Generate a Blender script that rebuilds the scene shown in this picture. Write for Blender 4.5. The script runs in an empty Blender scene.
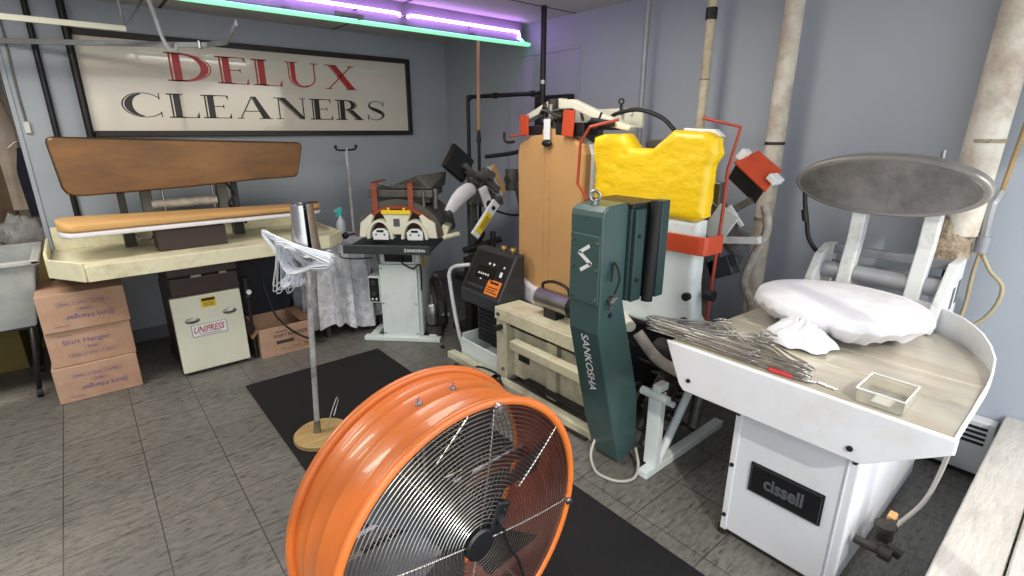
import bpy, bmesh, math, random
from mathutils import Vector, Matrix, noise
random.seed(7)
PI = math.pi
SC = bpy.context.scene
COL = SC.collection

# ---------------------------------------------------------------- materials
def srgb(r, g, b):
    def f(c):
        c /= 255.0
        return c / 12.92 if c <= .04045 else ((c + .055) / 1.055) ** 2.4
    return (f(r), f(g), f(b))

def mat(name, rgb, rough=.5, metal=0., var=.12, scale=6., bump=.04, stretch=(1, 1, 1), dirt=None, dirt_amt=.4,
        dirt_scale=3., emit=None, emit_s=0., trans=0., ior=1.45, coat=0., alpha=1., bscale=None):
    m = bpy.data.materials.new(name)
    m.use_nodes = True
    nt = m.node_tree
    N, L = nt.nodes, nt.links
    b = N['Principled BSDF']
    c = srgb(*rgb)
    tc = N.new('ShaderNodeTexCoord')
    mp = N.new('ShaderNodeMapping')
    mp.inputs['Scale'].default_value = stretch
    L.new(tc.outputs['Object'], mp.inputs['Vector'])
    n1 = N.new('ShaderNodeTexNoise')
    n1.inputs['Scale'].default_value = scale
    n1.inputs['Detail'].default_value = 6
    L.new(mp.outputs['Vector'], n1.inputs['Vector'])
    cr = N.new('ShaderNodeValToRGB')
    cr.color_ramp.elements[0].position = .3
    cr.color_ramp.elements[1].position = .7
    cr.color_ramp.elements[0].color = tuple(v * (1 - var) for v in c) + (1,)
    cr.color_ramp.elements[1].color = tuple(min(1, v * (1 + var)) for v in c) + (1,)
    L.new(n1.outputs['Fac'], cr.inputs['Fac'])
    col = cr.outputs['Color']
    if dirt:
        n2 = N.new('ShaderNodeTexNoise')
        n2.inputs['Scale'].default_value = dirt_scale
        n2.inputs['Detail'].default_value = 8
        n2.inputs['Roughness'].default_value = .7
        L.new(mp.outputs['Vector'], n2.inputs['Vector'])
        r2 = N.new('ShaderNodeValToRGB')
        r2.color_ramp.elements[0].position = 1 - .62 - dirt_amt * .25 + .12
        r2.color_ramp.elements[1].position = .78 - dirt_amt * .2
        r2.color_ramp.elements[0].color = (0, 0, 0, 1)
        r2.color_ramp.elements[1].color = (1, 1, 1, 1)
        L.new(n2.outputs['Fac'], r2.inputs['Fac'])
        mx = N.new('ShaderNodeMix')
        mx.data_type = 'RGBA'
        L.new(r2.outputs['Color'], mx.inputs['Factor'])
        L.new(col, mx.inputs['A'])
        mx.inputs['B'].default_value = srgb(*dirt) + (1,)
        col = mx.outputs['Result']
    L.new(col, b.inputs['Base Color'])
    b.inputs['Roughness'].default_value = rough
    b.inputs['Metallic'].default_value = metal
    if coat:
        b.inputs['Coat Weight'].default_value = coat
    if trans:
        b.inputs['Transmission Weight'].default_value = trans
        b.inputs['IOR'].default_value = ior
    if alpha < 1:
        b.inputs['Alpha'].default_value = alpha
    if emit:
        b.inputs['Emission Color'].default_value = srgb(*emit) + (1,)
        b.inputs['Emission Strength'].default_value = emit_s
    if bump:
        n3 = N.new('ShaderNodeTexNoise')
        n3.inputs['Scale'].default_value = bscale or scale * 5
        n3.inputs['Detail'].default_value = 4
        L.new(mp.outputs['Vector'], n3.inputs['Vector'])
        bp = N.new('ShaderNodeBump')
        bp.inputs['Strength'].default_value = bump
        bp.inputs['Distance'].default_value = .02
        L.new(n3.outputs['Fac'], bp.inputs['Height'])
        L.new(bp.outputs['Normal'], b.inputs['Normal'])
    return m

M = {}
def mk(name, *a, **k):
    M[name] = mat(name, *a, **k)
mk('wall_paint', (170, 177, 186), .62, var=.05, scale=1.6, bump=.03, bscale=60)
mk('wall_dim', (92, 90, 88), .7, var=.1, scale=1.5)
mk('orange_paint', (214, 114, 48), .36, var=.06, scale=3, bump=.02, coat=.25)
mk('drum_shade', (120, 62, 50), .5, var=.1, scale=4)  # orange drum sheet with the shade inside it put into the colour
mk('blade_metal', (74, 74, 78), .42, .6, var=.2, scale=6)
mk('orange_red', (196, 74, 42), .4, var=.1, scale=5)
mk('red_wire', (176, 66, 46), .4, var=.15, scale=12)
mk('chrome', (196, 196, 198), .27, 1., var=.05, scale=4, bump=.01)
mk('steel', (160, 160, 158), .36, 1., var=.18, scale=8)
mk('galvanised', (205, 205, 206), .34, 1., var=.15, scale=14)
mk('wire_steel', (190, 188, 180), .3, 1., var=.1)
mk('dull_steel', (125, 124, 120), .5, .8, var=.25, scale=10)
mk('dark_metal', (48, 47, 46), .45, .4, var=.2, scale=8)
mk('grime_metal', (78, 74, 68), .6, .5, var=.35, scale=14, dirt=(40, 34, 28), dirt_amt=.5)
mk('black_rubber', (20, 20, 21), .65, var=.2, scale=20, bump=.1)
mk('black_mat', (13, 13, 15), .97, var=.3, scale=40, bump=.5, bscale=300)
mk('black_plastic', (24, 25, 27), .4, var=.12, scale=10)
mk('dark_grey_plastic', (52, 55, 58), .42, var=.12, scale=8)
mk('navy_dark', (24, 28, 40), .55, var=.15, scale=5)
mk('cream_paint', (222, 217, 186), .42, var=.06, scale=4, dirt=(165, 154, 124), dirt_amt=.08, dirt_scale=4)
mk('cream_frame', (212, 208, 182), .45, var=.08, scale=6, dirt=(130, 122, 100), dirt_amt=.14, dirt_scale=5)
mk('cream_light', (220, 219, 200), .45, var=.06, scale=5)
mk('mint_white', (222, 231, 228), .38, var=.04, scale=3, dirt=(176, 184, 174), dirt_amt=.02)
mk('white_enamel', (226, 229, 233), .33, var=.03, scale=3, dirt=(214, 212, 206), dirt_amt=-.05, dirt_scale=3.5)
mk('white_cast', (214, 216, 214), .45, var=.06, scale=6, dirt=(140, 136, 126), dirt_amt=-.02, dirt_scale=6)
mk('white_plastic', (232, 234, 236), .35, var=.03)
mk('white_paint_pole', (215, 218, 220), .4, var=.06, scale=9, dirt=(150, 146, 138), dirt_amt=.2)
mk('green_paint', (60, 86, 84), .33, var=.07, scale=3, bump=.03, coat=.2)
mk('green_dark', (44, 68, 68), .35, var=.08, scale=4)
mk('tan_cloth', (196, 152, 98), .85, var=.06, scale=3, bump=.14, bscale=160, dirt=(186, 140, 90), dirt_amt=.1, dirt_scale=2)
mk('tan_board', (198, 156, 98), .8, var=.07, scale=3, bump=.08, bscale=150)
mk('brown_plate', (124, 86, 46), .34, .35, var=.16, scale=2.2, bump=.03, stretch=(1, 1, 3), dirt=(84, 58, 36), dirt_amt=.4, dirt_scale=1.6)
mk('rim_dark', (44, 38, 34), .4, .6, var=.2)
mk('dark_brown', (62, 48, 44), .42, var=.08, scale=5)
mk('yellow_wrap', (252, 208, 16), .4, var=.04, scale=5, bump=.22, bscale=30, stretch=(1, .8, 1.4), coat=.3)
mk('yellow_label', (240, 205, 40), .5, var=.05)
mk('orange_label', (232, 128, 44), .5, var=.05)
mk('cardboard', (184, 150, 126), .8, var=.06, scale=5, bump=.05, dirt=(160, 118, 92), dirt_amt=.15)
mk('cardboard_inner', (150, 112, 88), .85, var=.08, scale=5)
mk('olive_card', (116, 100, 52), .8, var=.12, scale=5)
mk('print_purple', (110, 92, 128), .7, var=.05)
mk('print_dark', (66, 52, 48), .7, var=.05)
mk('print_red', (176, 44, 60), .6, var=.05)
mk('letter_red', (186, 40, 44), .4, var=.04)
mk('letter_black', (34, 30, 30), .4, var=.04)
mk('sign_face', (226, 218, 204), .08, var=.03, scale=1.2, bump=0, coat=.5)
mk('sign_frame', (40, 32, 28), .4, var=.15)
mk('white_print', (228, 230, 230), .5, var=.02)
mk('grey_print', (86, 88, 92), .5, var=.04)
mk('white_cloth', (226, 226, 232), .85, var=.04, scale=6, bump=.12, bscale=90, dirt=(190, 184, 178), dirt_amt=.12)
mk('lace_cloth', (238, 238, 241), .8, var=.09, scale=22, bump=.4, bscale=70, dirt=(176, 176, 182), dirt_amt=.4, dirt_scale=16)
mk('wire_white', (226, 232, 240), .35, var=.05, coat=.2)
mk('worn_pole', (150, 148, 150), .5, .4, var=.3, scale=20, dirt=(206, 206, 204), dirt_amt=.6, dirt_scale=18)
mk('stand_wood', (176, 148, 98), .6, var=.14, scale=4, stretch=(1, 6, 1), dirt=(130, 104, 66), dirt_amt=.3)
mk('pipe_cream', (214, 205, 178), .6, var=.08, scale=5, dirt=(158, 138, 104), dirt_amt=.35, dirt_scale=4, bump=.1)
mk('pipe_white', (222, 216, 200), .65, var=.07, scale=5, dirt=(150, 118, 96), dirt_amt=.3, dirt_scale=3.5, bump=.2)
mk('pipe_torn', (190, 176, 152), .9, var=.25, scale=14, bump=.6, dirt=(106, 82, 60), dirt_amt=.5, dirt_scale=10)
mk('pipe_black', (38, 37, 37), .45, .4, var=.2, scale=8)
mk('pipe_grey', (150, 152, 156), .45, .3, var=.15, scale=10)
mk('pipe_wood', (176, 138, 102), .6, var=.15, scale=8, stretch=(1, 1, .2))
mk('pile_wire', (172, 170, 164), .34, .9, var=.25, scale=20)
mk('hose_grey', (176, 172, 162), .55, var=.1)
mk('hose_tan', (178, 164, 130), .6, var=.1)
mk('lagging', (176, 168, 156), .9, var=.25, scale=20, bump=.5)
mk('pad_grey', (138, 135, 132), .5, .35, var=.14, scale=3.2, bump=.06, dirt=(92, 89, 86), dirt_amt=.4, dirt_scale=5)
mk('pad_rim', (150, 147, 142), .4, .5, var=.1)
mk('press_grey', (96, 96, 90), .5, .3, var=.14, scale=7, dirt=(66, 64, 58), dirt_amt=.35)
mk('rust_strap', (150, 74, 52), .5, .2, var=.15)
mk('brown_pad', (92, 62, 50), .75, var=.15, scale=9)
mk('sill_paint', (194, 190, 181), .7, var=.07, scale=4, stretch=(1, 4, 1), dirt=(160, 154, 144), dirt_amt=.1, dirt_scale=3, bump=.2)
mk('heater_paint', (216, 216, 214), .5, var=.05)
mk('tub_grey', (150, 156, 156), .5, var=.07, scale=3, dirt=(188, 190, 184), dirt_amt=.3)
mk('clear_bag', (236, 238, 240), .12, var=.02, trans=.75, bump=.5, bscale=30)
mk('clear_plastic', (238, 236, 224), .12, var=.02, trans=.8, bump=0)
mk('bottle_plastic', (214, 226, 228), .25, var=.03, trans=.35)
mk('teal_plastic', (70, 190, 180), .35, var=.05)
mk('red_plastic', (196, 60, 64), .4, var=.06)
mk('garment_brown', (112, 90, 74), .8, var=.25, scale=6, bump=.2)
mk('garment_pale', (196, 180, 164), .6, var=.2, scale=6, bump=.2)
mk('garment_navy', (34, 38, 54), .85, var=.15, scale=6, bump=.2)
mk('garment_red', (132, 40, 58), .85, var=.2, scale=6, bump=.2)
mk('tube_purple', (220, 180, 255), .4, var=0, bump=0, emit=(205, 140, 255), emit_s=16)
mk('tube_green', (150, 255, 210), .4, var=0, bump=0, emit=(128, 228, 168), emit_s=1.1)
mk('fixture_grey', (120, 118, 126), .6, var=.1, scale=4)
mk('brass', (206, 170, 90), .35, .9, var=.1)
mk('screen_dark', (16, 20, 22), .2, var=.05)
mk('grass_out', (70, 96, 40), .9, var=.3, scale=2)
mk('asphalt', (120, 118, 114), .9, var=.1, scale=2)
mk('leaf_out', (96, 124, 48), .8, var=.45, scale=3)
mk('trunk_out', (90, 72, 54), .9, var=.2)

def floor_material():
    m = bpy.data.materials.new('vinyl_tile_floor')
    m.use_nodes = True
    nt = m.node_tree
    N, L = nt.nodes, nt.links
    b = N['Principled BSDF']
    tc = N.new('ShaderNodeTexCoord')
    # per tile grid
    mp = N.new('ShaderNodeMapping')
    mp.inputs['Location'].default_value = (-.003 + .31 * 20, -.1 + .31 * 20, 0)
    L.new(tc.outputs['Object'], mp.inputs['Vector'])
    br = N.new('ShaderNodeTexBrick')
    br.offset = 0
    br.squash = 1
    br.inputs['Scale'].default_value = 1
    br.inputs['Brick Width'].default_value = .31
    br.inputs['Row Height'].default_value = .31
    br.inputs['Mortar Size'].default_value = .0024
    br.inputs['Mortar Smooth'].default_value = .1
    br.inputs['Bias'].default_value = 0
    br.inputs['Color1'].default_value = (.44, .44, .43, 1)
    br.inputs['Color2'].default_value = (.54, .54, .52, 1)
    br.inputs['Mortar'].default_value = (.1, .1, .1, 1)
    L.new(mp.outputs['Vector'], br.inputs['Vector'])
    # diagonal streaky stone figure
    m2 = N.new('ShaderNodeMapping')
    m2.inputs['Rotation'].default_value = (0, 0, math.radians(-38))
    m2.inputs['Scale'].default_value = (1, 3.6, 1)
    L.new(tc.outputs['Object'], m2.inputs['Vector'])
    n1 = N.new('ShaderNodeTexNoise')
    n1.inputs['Scale'].default_value = 15
    n1.inputs['Detail'].default_value = 10
    n1.inputs['Roughness'].default_value = .72
    n1.inputs['Distortion'].default_value = .5
    L.new(m2.outputs['Vector'], n1.inputs['Vector'])
    r1 = N.new('ShaderNodeValToRGB')
    e = r1.color_ramp.elements
    e[0].position = .34; e[0].color = srgb(62, 61, 58) + (1,)
    e[1].position = .62; e[1].color = srgb(117, 115, 110) + (1,)
    k = e.new(.46); k.color = srgb(101, 100, 95) + (1,)
    L.new(n1.outputs['Fac'], r1.inputs['Fac'])
    mx = N.new('ShaderNodeMix'); mx.data_type = 'RGBA'; mx.blend_type = 'OVERLAY'
    mx.inputs['Factor'].default_value = .55
    L.new(r1.outputs['Color'], mx.inputs['A']); L.new(br.outputs['Color'], mx.inputs['B'])
    # dark scuffs
    n2 = N.new('ShaderNodeTexNoise')
    n2.inputs['Scale'].default_value = 34
    n2.inputs['Detail'].default_value = 5
    n2.inputs['Distortion'].default_value = 1.4
    L.new(m2.outputs['Vector'], n2.inputs['Vector'])
    n3 = N.new('ShaderNodeTexNoise')
    n3.inputs['Scale'].default_value = 1.7
    L.new(tc.outputs['Object'], n3.inputs['Vector'])
    ml = N.new('ShaderNodeMath'); ml.operation = 'MULTIPLY'
    L.new(n2.outputs['Fac'], ml.inputs[0]); L.new(n3.outputs['Fac'], ml.inputs[1])
    r2 = N.new('ShaderNodeValToRGB')
    r2.color_ramp.elements[0].position = .315; r2.color_ramp.elements[0].color = (0, 0, 0, 1)
    r2.color_ramp.elements[1].position = .40; r2.color_ramp.elements[1].color = (.8, .8, .8, 1)
    L.new(ml.outputs[0], r2.inputs['Fac'])
    m3 = N.new('ShaderNodeMix'); m3.data_type = 'RGBA'
    L.new(r2.outputs['Color'], m3.inputs['Factor'])
    L.new(mx.outputs['Result'], m3.inputs['A'])
    m3.inputs['B'].default_value = srgb(52, 50, 48) + (1,)
    # joints
    m4 = N.new('ShaderNodeMix'); m4.data_type = 'RGBA'
    L.new(br.outputs['Fac'], m4.inputs['Factor'])
    L.new(m3.outputs['Result'], m4.inputs['A'])
    m4.inputs['B'].default_value = srgb(58, 56, 54) + (1,)
    L.new(m4.outputs['Result'], b.inputs['Base Color'])
    b.inputs['Roughness'].default_value = .42
    bp = N.new('ShaderNodeBump'); bp.inputs['Strength'].default_value = .12; bp.inputs['Distance'].default_value = .01
    L.new(n1.outputs['Fac'], bp.inputs['Height'])
    L.new(bp.outputs['Normal'], b.inputs['Normal'])
    return m

def ceiling_material():
    m = bpy.data.materials.new('ceiling_panels')
    m.use_nodes = True
    nt = m.node_tree
    N, L = nt.nodes, nt.links
    b = N['Principled BSDF']
    tc = N.new('ShaderNodeTexCoord')
    mp = N.new('ShaderNodeMapping'); mp.inputs['Location'].default_value = (12.2 + .55, 12.2 + .2, 0)
    L.new(tc.outputs['Object'], mp.inputs['Vector'])
    br = N.new('ShaderNodeTexBrick'); br.offset = 0
    br.inputs['Scale'].default_value = 1
    br.inputs['Brick Width'].default_value = 1.22
    br.inputs['Row Height'].default_value = .61
    br.inputs['Mortar Size'].default_value = .012
    br.inputs['Color1'].default_value = srgb(205, 202, 196) + (1,)
    br.inputs['Color2'].default_value = srgb(190, 187, 182) + (1,)
    br.inputs['Mortar'].default_value = srgb(70, 66, 64) + (1,)
    L.new(mp.outputs['Vector'], br.inputs['Vector'])
    L.new(br.outputs['Color'], b.inputs['Base Color'])
    b.inputs['Roughness'].default_value = .85
    n = N.new('ShaderNodeTexNoise'); n.inputs['Scale'].default_value = 120
    L.new(tc.outputs['Object'], n.inputs['Vector'])
    bp = N.new('ShaderNodeBump'); bp.inputs['Strength'].default_value = .2
    L.new(n.outputs['Fac'], bp.inputs['Height']); L.new(bp.outputs['Normal'], b.inputs['Normal'])
    return m

def table_metal():
    m = mat('table_top_metal', (208, 202, 186), .28, .4, var=.06, scale=3, stretch=(5, .5, 1), dirt=(182, 170, 148),
            dirt_amt=.3, dirt_scale=1.8, bump=.05)
    return m
M['table_top'] = table_metal()
M['floor'] = floor_material()
M['ceiling'] = ceiling_material()

# ---------------------------------------------------------------- mesh builder
class MB:
    def __init__(self):
        self.bm = bmesh.new()
    def _bevel(self, geom_edges, w, seg=2):
        if w > 0:
            bmesh.ops.bevel(self.bm, geom=geom_edges, offset=w, segments=seg, profile=.5, affect='EDGES', clamp_overlap=True)
    def hexa(self, P, bev=0., seg=2):
        v = [self.bm.verts.new(p) for p in P]
        fs = [self.bm.faces.new([v[i] for i in q]) for q in ((3, 2, 1, 0), (4, 5, 6, 7), (0, 1, 5, 4), (1, 2, 6, 5), (2, 3, 7, 6), (3, 0, 4, 7))]
        es = list({e for f in fs for e in f.edges})
        self._bevel(es, bev, seg)
        return self
    def box(self, x0, x1, y0, y1, z0, z1, bev=.004, seg=2):
        return self.hexa([(x0, y0, z0), (x1, y0, z0), (x1, y1, z0), (x0, y1, z0), (x0, y0, z1), (x1, y0, z1), (x1, y1, z1), (x0, y1, z1)], bev, seg)
    def obox(self, c, size, rot=(0, 0, 0), bev=.004):
        from mathutils import Euler
        R = Euler(rot).to_matrix()
        h = [s / 2 for s in size]
        P = []
        for sz in (-1, 1):
            for sx, sy in ((-1, -1), (1, -1), (1, 1), (-1, 1)):
                P.append(Vector(c) + R @ Vector((sx * h[0], sy * h[1], sz * h[2])))
        return self.hexa(P, bev)
    def prism(self, pts, axis, a, b, bev=0., seg=2):
        """polygon pts in the plane normal to axis, extruded from a to b."""
        def P(p, d):
            if axis == 'x': return (d, p[0], p[1])
            if axis == 'y': return (p[0], d, p[1])
            return (p[0], p[1], d)
        A = [self.bm.verts.new(P(p, a)) for p in pts]
        B = [self.bm.verts.new(P(p, b)) for p in pts]
        n = len(pts)
        fa = self.bm.faces.new(A); fb = self.bm.faces.new(B[::-1])
        fs = [fa, fb]
        for i in range(n):
            fs.append(self.bm.faces.new([A[i], B[i], B[(i + 1) % n], A[(i + 1) % n]]))
        bmesh.ops.recalc_face_normals(self.bm, faces=fs)
        if bev:
            es = list(set(fa.edges) | set(fb.edges))
            self._bevel(es, bev, seg)
        return self
    def poly(self, pts):
        self.bm.faces.new([self.bm.verts.new(p) for p in pts])
        return self
    def tube(self, path, r, seg=8, cap=True, closed=False):
        path = [Vector(p) for p in path]
        n = len(path)
        rs = r if isinstance(r, (list, tuple)) else [r] * n
        rings = []
        up = None
        for i, p in enumerate(path):
            if closed:
                t = path[(i + 1) % n] - path[i - 1]
            else:
                t = path[min(i + 1, n - 1)] - path[max(i - 1, 0)]
            if t.length < 1e-9: t = Vector((0, 0, 1))
            t.normalize()
            if up is None:
                up = t.orthogonal().normalized()
            else:
                up = (up - t * up.dot(t))
                up = t.orthogonal().normalized() if up.length < 1e-6 else up.normalized()
            w = t.cross(up)
            rings.append([self.bm.verts.new(p + (up * math.cos(a) + w * math.sin(a)) * rs[i]) for a in [2 * PI * k / seg for k in range(seg)]])
        m = n if closed else n - 1
        for i in range(m):
            A, B = rings[i], rings[(i + 1) % n]
            for k in range(seg):
                f = self.bm.faces.new([A[k], A[(k + 1) % seg], B[(k + 1) % seg], B[k]])
                f.smooth = True
        if cap and not closed:
            self.bm.faces.new(rings[0][::-1]); self.bm.faces.new(rings[-1])
        return self
    def cyl(self, p0, p1, r0, r1=None, seg=20):
        return self.tube([p0, p1], [r0, r1 if r1 is not None else r0], seg)
    def lathe(self, prof, c=(0, 0, 0), axis=(0, 0, 1), seg=32, closed=False, a0=0., a1=2 * PI):
        ax = Vector(axis).normalized()
        u = ax.orthogonal().normalized() if abs(ax.z) < .99 else Vector((1, 0, 0))
        w = ax.cross(u)
        c = Vector(c)
        full = abs(a1 - a0 - 2 * PI) < 1e-6
        rings = []
        for k in range(seg if full else seg + 1):
            a = a0 + (a1 - a0) * k / seg
            d = u * math.cos(a) + w * math.sin(a)
            rings.append([self.bm.verts.new(c + d * r + ax * h) for r, h in prof])
        m = len(rings) if full else len(rings) - 1
        np_ = len(prof)
        for k in range(m):
            A, B = rings[k], rings[(k + 1) % len(rings)]
            for i in range(np_ if closed else np_ - 1):
                j = (i + 1) % np_
                vs = [A[i], B[i], B[j], A[j]]
                try:
                    f = self.bm.faces.new(vs); f.smooth = True
                except ValueError:
                    pass
        return self
    def torus(self, c, axis, R, r, seg=64, rs=8):
        return self.lathe([(R + r * math.cos(2 * PI * k / rs), r * math.sin(2 * PI * k / rs)) for k in range(rs)], c, axis, seg, closed=True)
    def ball(self, c, rad, u=16, v=10):
        r = rad if isinstance(rad, (tuple, list)) else (rad,) * 3
        res = bmesh.ops.create_uvsphere(self.bm, u_segments=u, v_segments=v, radius=1)
        for q in res['verts']:
            q.co = Vector((c[0] + q.co.x * r[0], c[1] + q.co.y * r[1], c[2] + q.co.z * r[2]))
            for f in q.link_faces: f.smooth = True
        return self
    def grid(self, fn, nu, nv, close_u=False, smooth=True):
        V = [[self.bm.verts.new(fn(i / nu, j / nv)) for j in range(nv + 1)] for i in range(nu if close_u else nu + 1)]
        for i in range(nu):
            for j in range(nv):
                a, b = V[i], V[(i + 1) % len(V)]
                f = self.bm.faces.new([a[j], b[j], b[j + 1], a[j + 1]]); f.smooth = smooth
        return self
    def text(self, body, c, right, up, width, height, shear=0., offset=0.):
        cu = bpy.data.curves.new('t', 'FONT')
        cu.body = body; cu.size = 1; cu.shear = shear; cu.offset = offset; cu.resolution_u = 4
        ob = bpy.data.objects.new('t', cu)
        COL.objects.link(ob)
        bpy.context.view_layer.update()
        dg = bpy.context.evaluated_depsgraph_get()
        me = bpy.data.meshes.new_from_object(ob.evaluated_get(dg))
        bpy.data.objects.remove(ob); bpy.data.curves.remove(cu)
        xs = [v.co.x for v in me.vertices]; ys = [v.co.y for v in me.vertices]
        x0, x1, y0, y1 = min(xs), max(xs), min(ys), max(ys)
        right = Vector(right).normalized(); up = Vector(up).normalized(); c = Vector(c)
        tmp = bmesh.new(); tmp.from_mesh(me)
        mp = {}
        for v in tmp.verts:
            a = ((v.co.x - x0) / (x1 - x0) - .5) * width; b = ((v.co.y - y0) / (y1 - y0) - .5) * height
            mp[v] = self.bm.verts.new(c + right * a + up * b)
        for f in tmp.faces:
            try: self.bm.faces.new([mp[v] for v in f.verts])
            except ValueError: pass
        tmp.free(); bpy.data.meshes.remove(me)
        return self
    def flat(self, quads, c, right, up):
        """list of 2-D polygons laid on a plane"""
        right = Vector(right).normalized(); up = Vector(up).normalized(); c = Vector(c)
        for q in quads:
            self.bm.faces.new([self.bm.verts.new(c + right * a + up * b) for a, b in q])
        return self

ORG = {}
def link(name, mb, material, origin, recalc):
    me = bpy.data.meshes.new(name)
    bm = mb.bm
    if recalc: bmesh.ops.recalc_face_normals(bm, faces=bm.faces)
    o = Vector(origin)
    for v in bm.verts: v.co -= o
    for e in bm.edges:
        if len(e.link_faces) == 2 and e.calc_face_angle(0) > math.radians(38): e.smooth = False
    bm.to_mesh(me); bm.free()
    for m in (material if isinstance(material, (list, tuple)) else [material]): me.materials.append(M[m])
    ob = bpy.data.objects.new(name, me)
    COL.objects.link(ob)
    return ob
def props(o, label, cat, group=None, kind=None):
    o['label'] = label; o['category'] = cat
    if group: o['group'] = group
    if kind: o['kind'] = kind
def thing(name, label, cat, loc=(0, 0, 0), rotz=0., group=None):
    o = bpy.data.objects.new(name, None)
    COL.objects.link(o)
    o.empty_display_size = .05
    o.location = loc; o.rotation_euler = (0, 0, rotz)
    props(o, label, cat, group)
    ORG[o.name] = (0, 0, 0) if rotz else tuple(loc)      # rotated things are built in their own frame
    return o
SPLIT = {'front_ridge', 'bracket', 'air_fitting', 'cable', 'screw', 'bolt', 'apron_bolt', 'hose', 'rod', 'rivet', 'guide_wheel', 'hole', 'pivot', 'louvre',
         'linkage', 'clamp_linkage', 'clamp_bracket', 'seam', 'bracket_vent', 'back_bar', 'strut', 'rear_mast', 'lagged_pipe', 'frame_bar', 'pipework', 'pipe_tangle',
         'cylinder_cluster', 'floor_rail', 'mid_post', 'slide_rail', 'clamp_body', 'neck_mechanism', 'toggle_switch', 'yellow_strip', 'side_mechanism', 'tube_holder', 'tangle_hose', 'dial', 'base', 'lift_arm'}
def split_islands(mb):
    bm = mb.bm
    seen, isl = set(), []
    for v in bm.verts:
        if v in seen: continue
        st, comp = [v], []
        seen.add(v)
        while st:
            a = st.pop(); comp.append(a)
            for e in a.link_edges:
                b = e.other_vert(a)
                if b not in seen: seen.add(b); st.append(b)
        isl.append(comp)
    boxes = [[min(v.co[i] for v in c) - .001 for i in range(3)] + [max(v.co[i] for v in c) + .001 for i in range(3)] for c in isl]
    grp = list(range(len(isl)))
    def find(i):
        while grp[i] != i: i = grp[i]
        return i
    for i in range(len(isl)):
        for j in range(i):
            if all(boxes[i][k] < boxes[j][k + 3] and boxes[j][k] < boxes[i][k + 3] for k in range(3)): grp[find(i)] = find(j)
    out = {}
    for i, c in enumerate(isl): out.setdefault(find(i), []).extend(c)
    if len(out) < 2: return [mb]
    res = []
    for vs in out.values():
        m2 = MB(); mp = {v: m2.bm.verts.new(v.co) for v in vs}
        fs = {f for v in vs for f in v.link_faces}
        for f in fs:
            g = m2.bm.faces.new([mp[v] for v in f.verts]); g.smooth = f.smooth
        res.append(m2)
    bm.free()
    return res
def part(name, mb, material, parent, label=None, recalc=True):
    if name in SPLIT:
        pcs = split_islands(mb)
        obs = [part1(name, p_, material, parent, label, recalc) for p_ in pcs]
        return obs[0]
    return part1(name, mb, material, parent, label, recalc)
def part1(name, mb, material, parent, label=None, recalc=True):
    ob = link(name, mb, material, ORG[parent.name], recalc)
    ORG[ob.name] = ORG[parent.name]
    ob.parent = parent
    if label: ob['label'] = label
    return ob
def solo(name, mb, material, label, cat, loc=(0, 0, 0), group=None, recalc=True):
    ob = link(name, mb, material, loc, recalc)
    ob.location = loc
    ORG[ob.name] = tuple(loc)
    props(ob, label, cat, group)
    return ob
def struct(name, mb, material, label=None, cat=None):
    ob = link(name, mb, material, (0, 0, 0), True)
    ob['kind'] = 'structure'
    props(ob, label or name.replace('_', ' '), cat or name.split('_')[0])
    ORG[ob.name] = (0, 0, 0)
    return ob
def copy_tree(o, parent=None):
    c = o.copy(); COL.objects.link(c)
    if parent: c.parent = parent
    for ch in list(o.children): copy_tree(ch, c)
    return c
def bez(pts, n=8):
    """Catmull-Rom through pts"""
    P = [Vector(p) for p in pts]
    P = [P[0] * 2 - P[1]] + P + [P[-1] * 2 - P[-2]]
    out = []
    for i in range(1, len(P) - 2):
        for k in range(n):
            t = k / n
            a, b, c, d = P[i - 1], P[i], P[i + 1], P[i + 2]
            out.append(.5 * ((2 * b) + (c - a) * t + (2 * a - 5 * b + 4 * c - d) * t * t + (3 * b - a - 3 * c + d) * t ** 3))
    out.append(P[-2])
    return out

# ---------------------------------------------------------------- room shell
XR, YB, ZC = 3.0, 4.6, 2.355
struct('floor', MB().box(-3.2, 3.2, -.6, 8.2, -.1, 0, 0), 'floor', 'grey stone pattern vinyl tile floor with scuffs', 'floor')
struct('ceiling', MB().box(-3.2, 3.2, -.6, 8.2, ZC, ZC + .1, 0), 'ceiling', 'white suspended panel ceiling with dark grid', 'ceiling')
struct('wall_back', MB().box(-.2, 3.12, YB, YB + .12, 0, ZC, 0), 'wall_paint', 'blue grey painted wall behind the sign', 'wall')
struct('wall_right', MB().box(XR, XR + .12, -.6, YB, 0, ZC, 0), 'wall_paint', 'blue grey painted wall behind the machines', 'wall')
struct('wall_left', MB().box(-3.2, -3.1, -.6, 8.2, 0, ZC, 0), 'wall_paint', 'painted wall on the far left side', 'wall')
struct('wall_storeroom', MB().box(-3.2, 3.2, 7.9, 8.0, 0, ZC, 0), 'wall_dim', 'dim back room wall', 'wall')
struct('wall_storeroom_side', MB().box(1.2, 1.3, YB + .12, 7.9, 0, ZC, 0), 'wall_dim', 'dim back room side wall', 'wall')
struct('baseboard_back', MB().box(-.2, XR, YB - .014, YB, 0, .1, .003), 'fixture_grey', 'grey baseboard under the sign wall', 'baseboard')
struct('baseboard_right', MB().box(XR - .014, XR, 1.2, YB - .014, 0, .1, .003), 'fixture_grey', 'grey baseboard behind the machines', 'baseboard')
struct('trim_1', MB().box(-.225, -.2, YB - .01, YB + .13, 0, ZC, .003), 'wall_paint', 'painted corner trim at the left wall end', 'trim')
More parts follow.
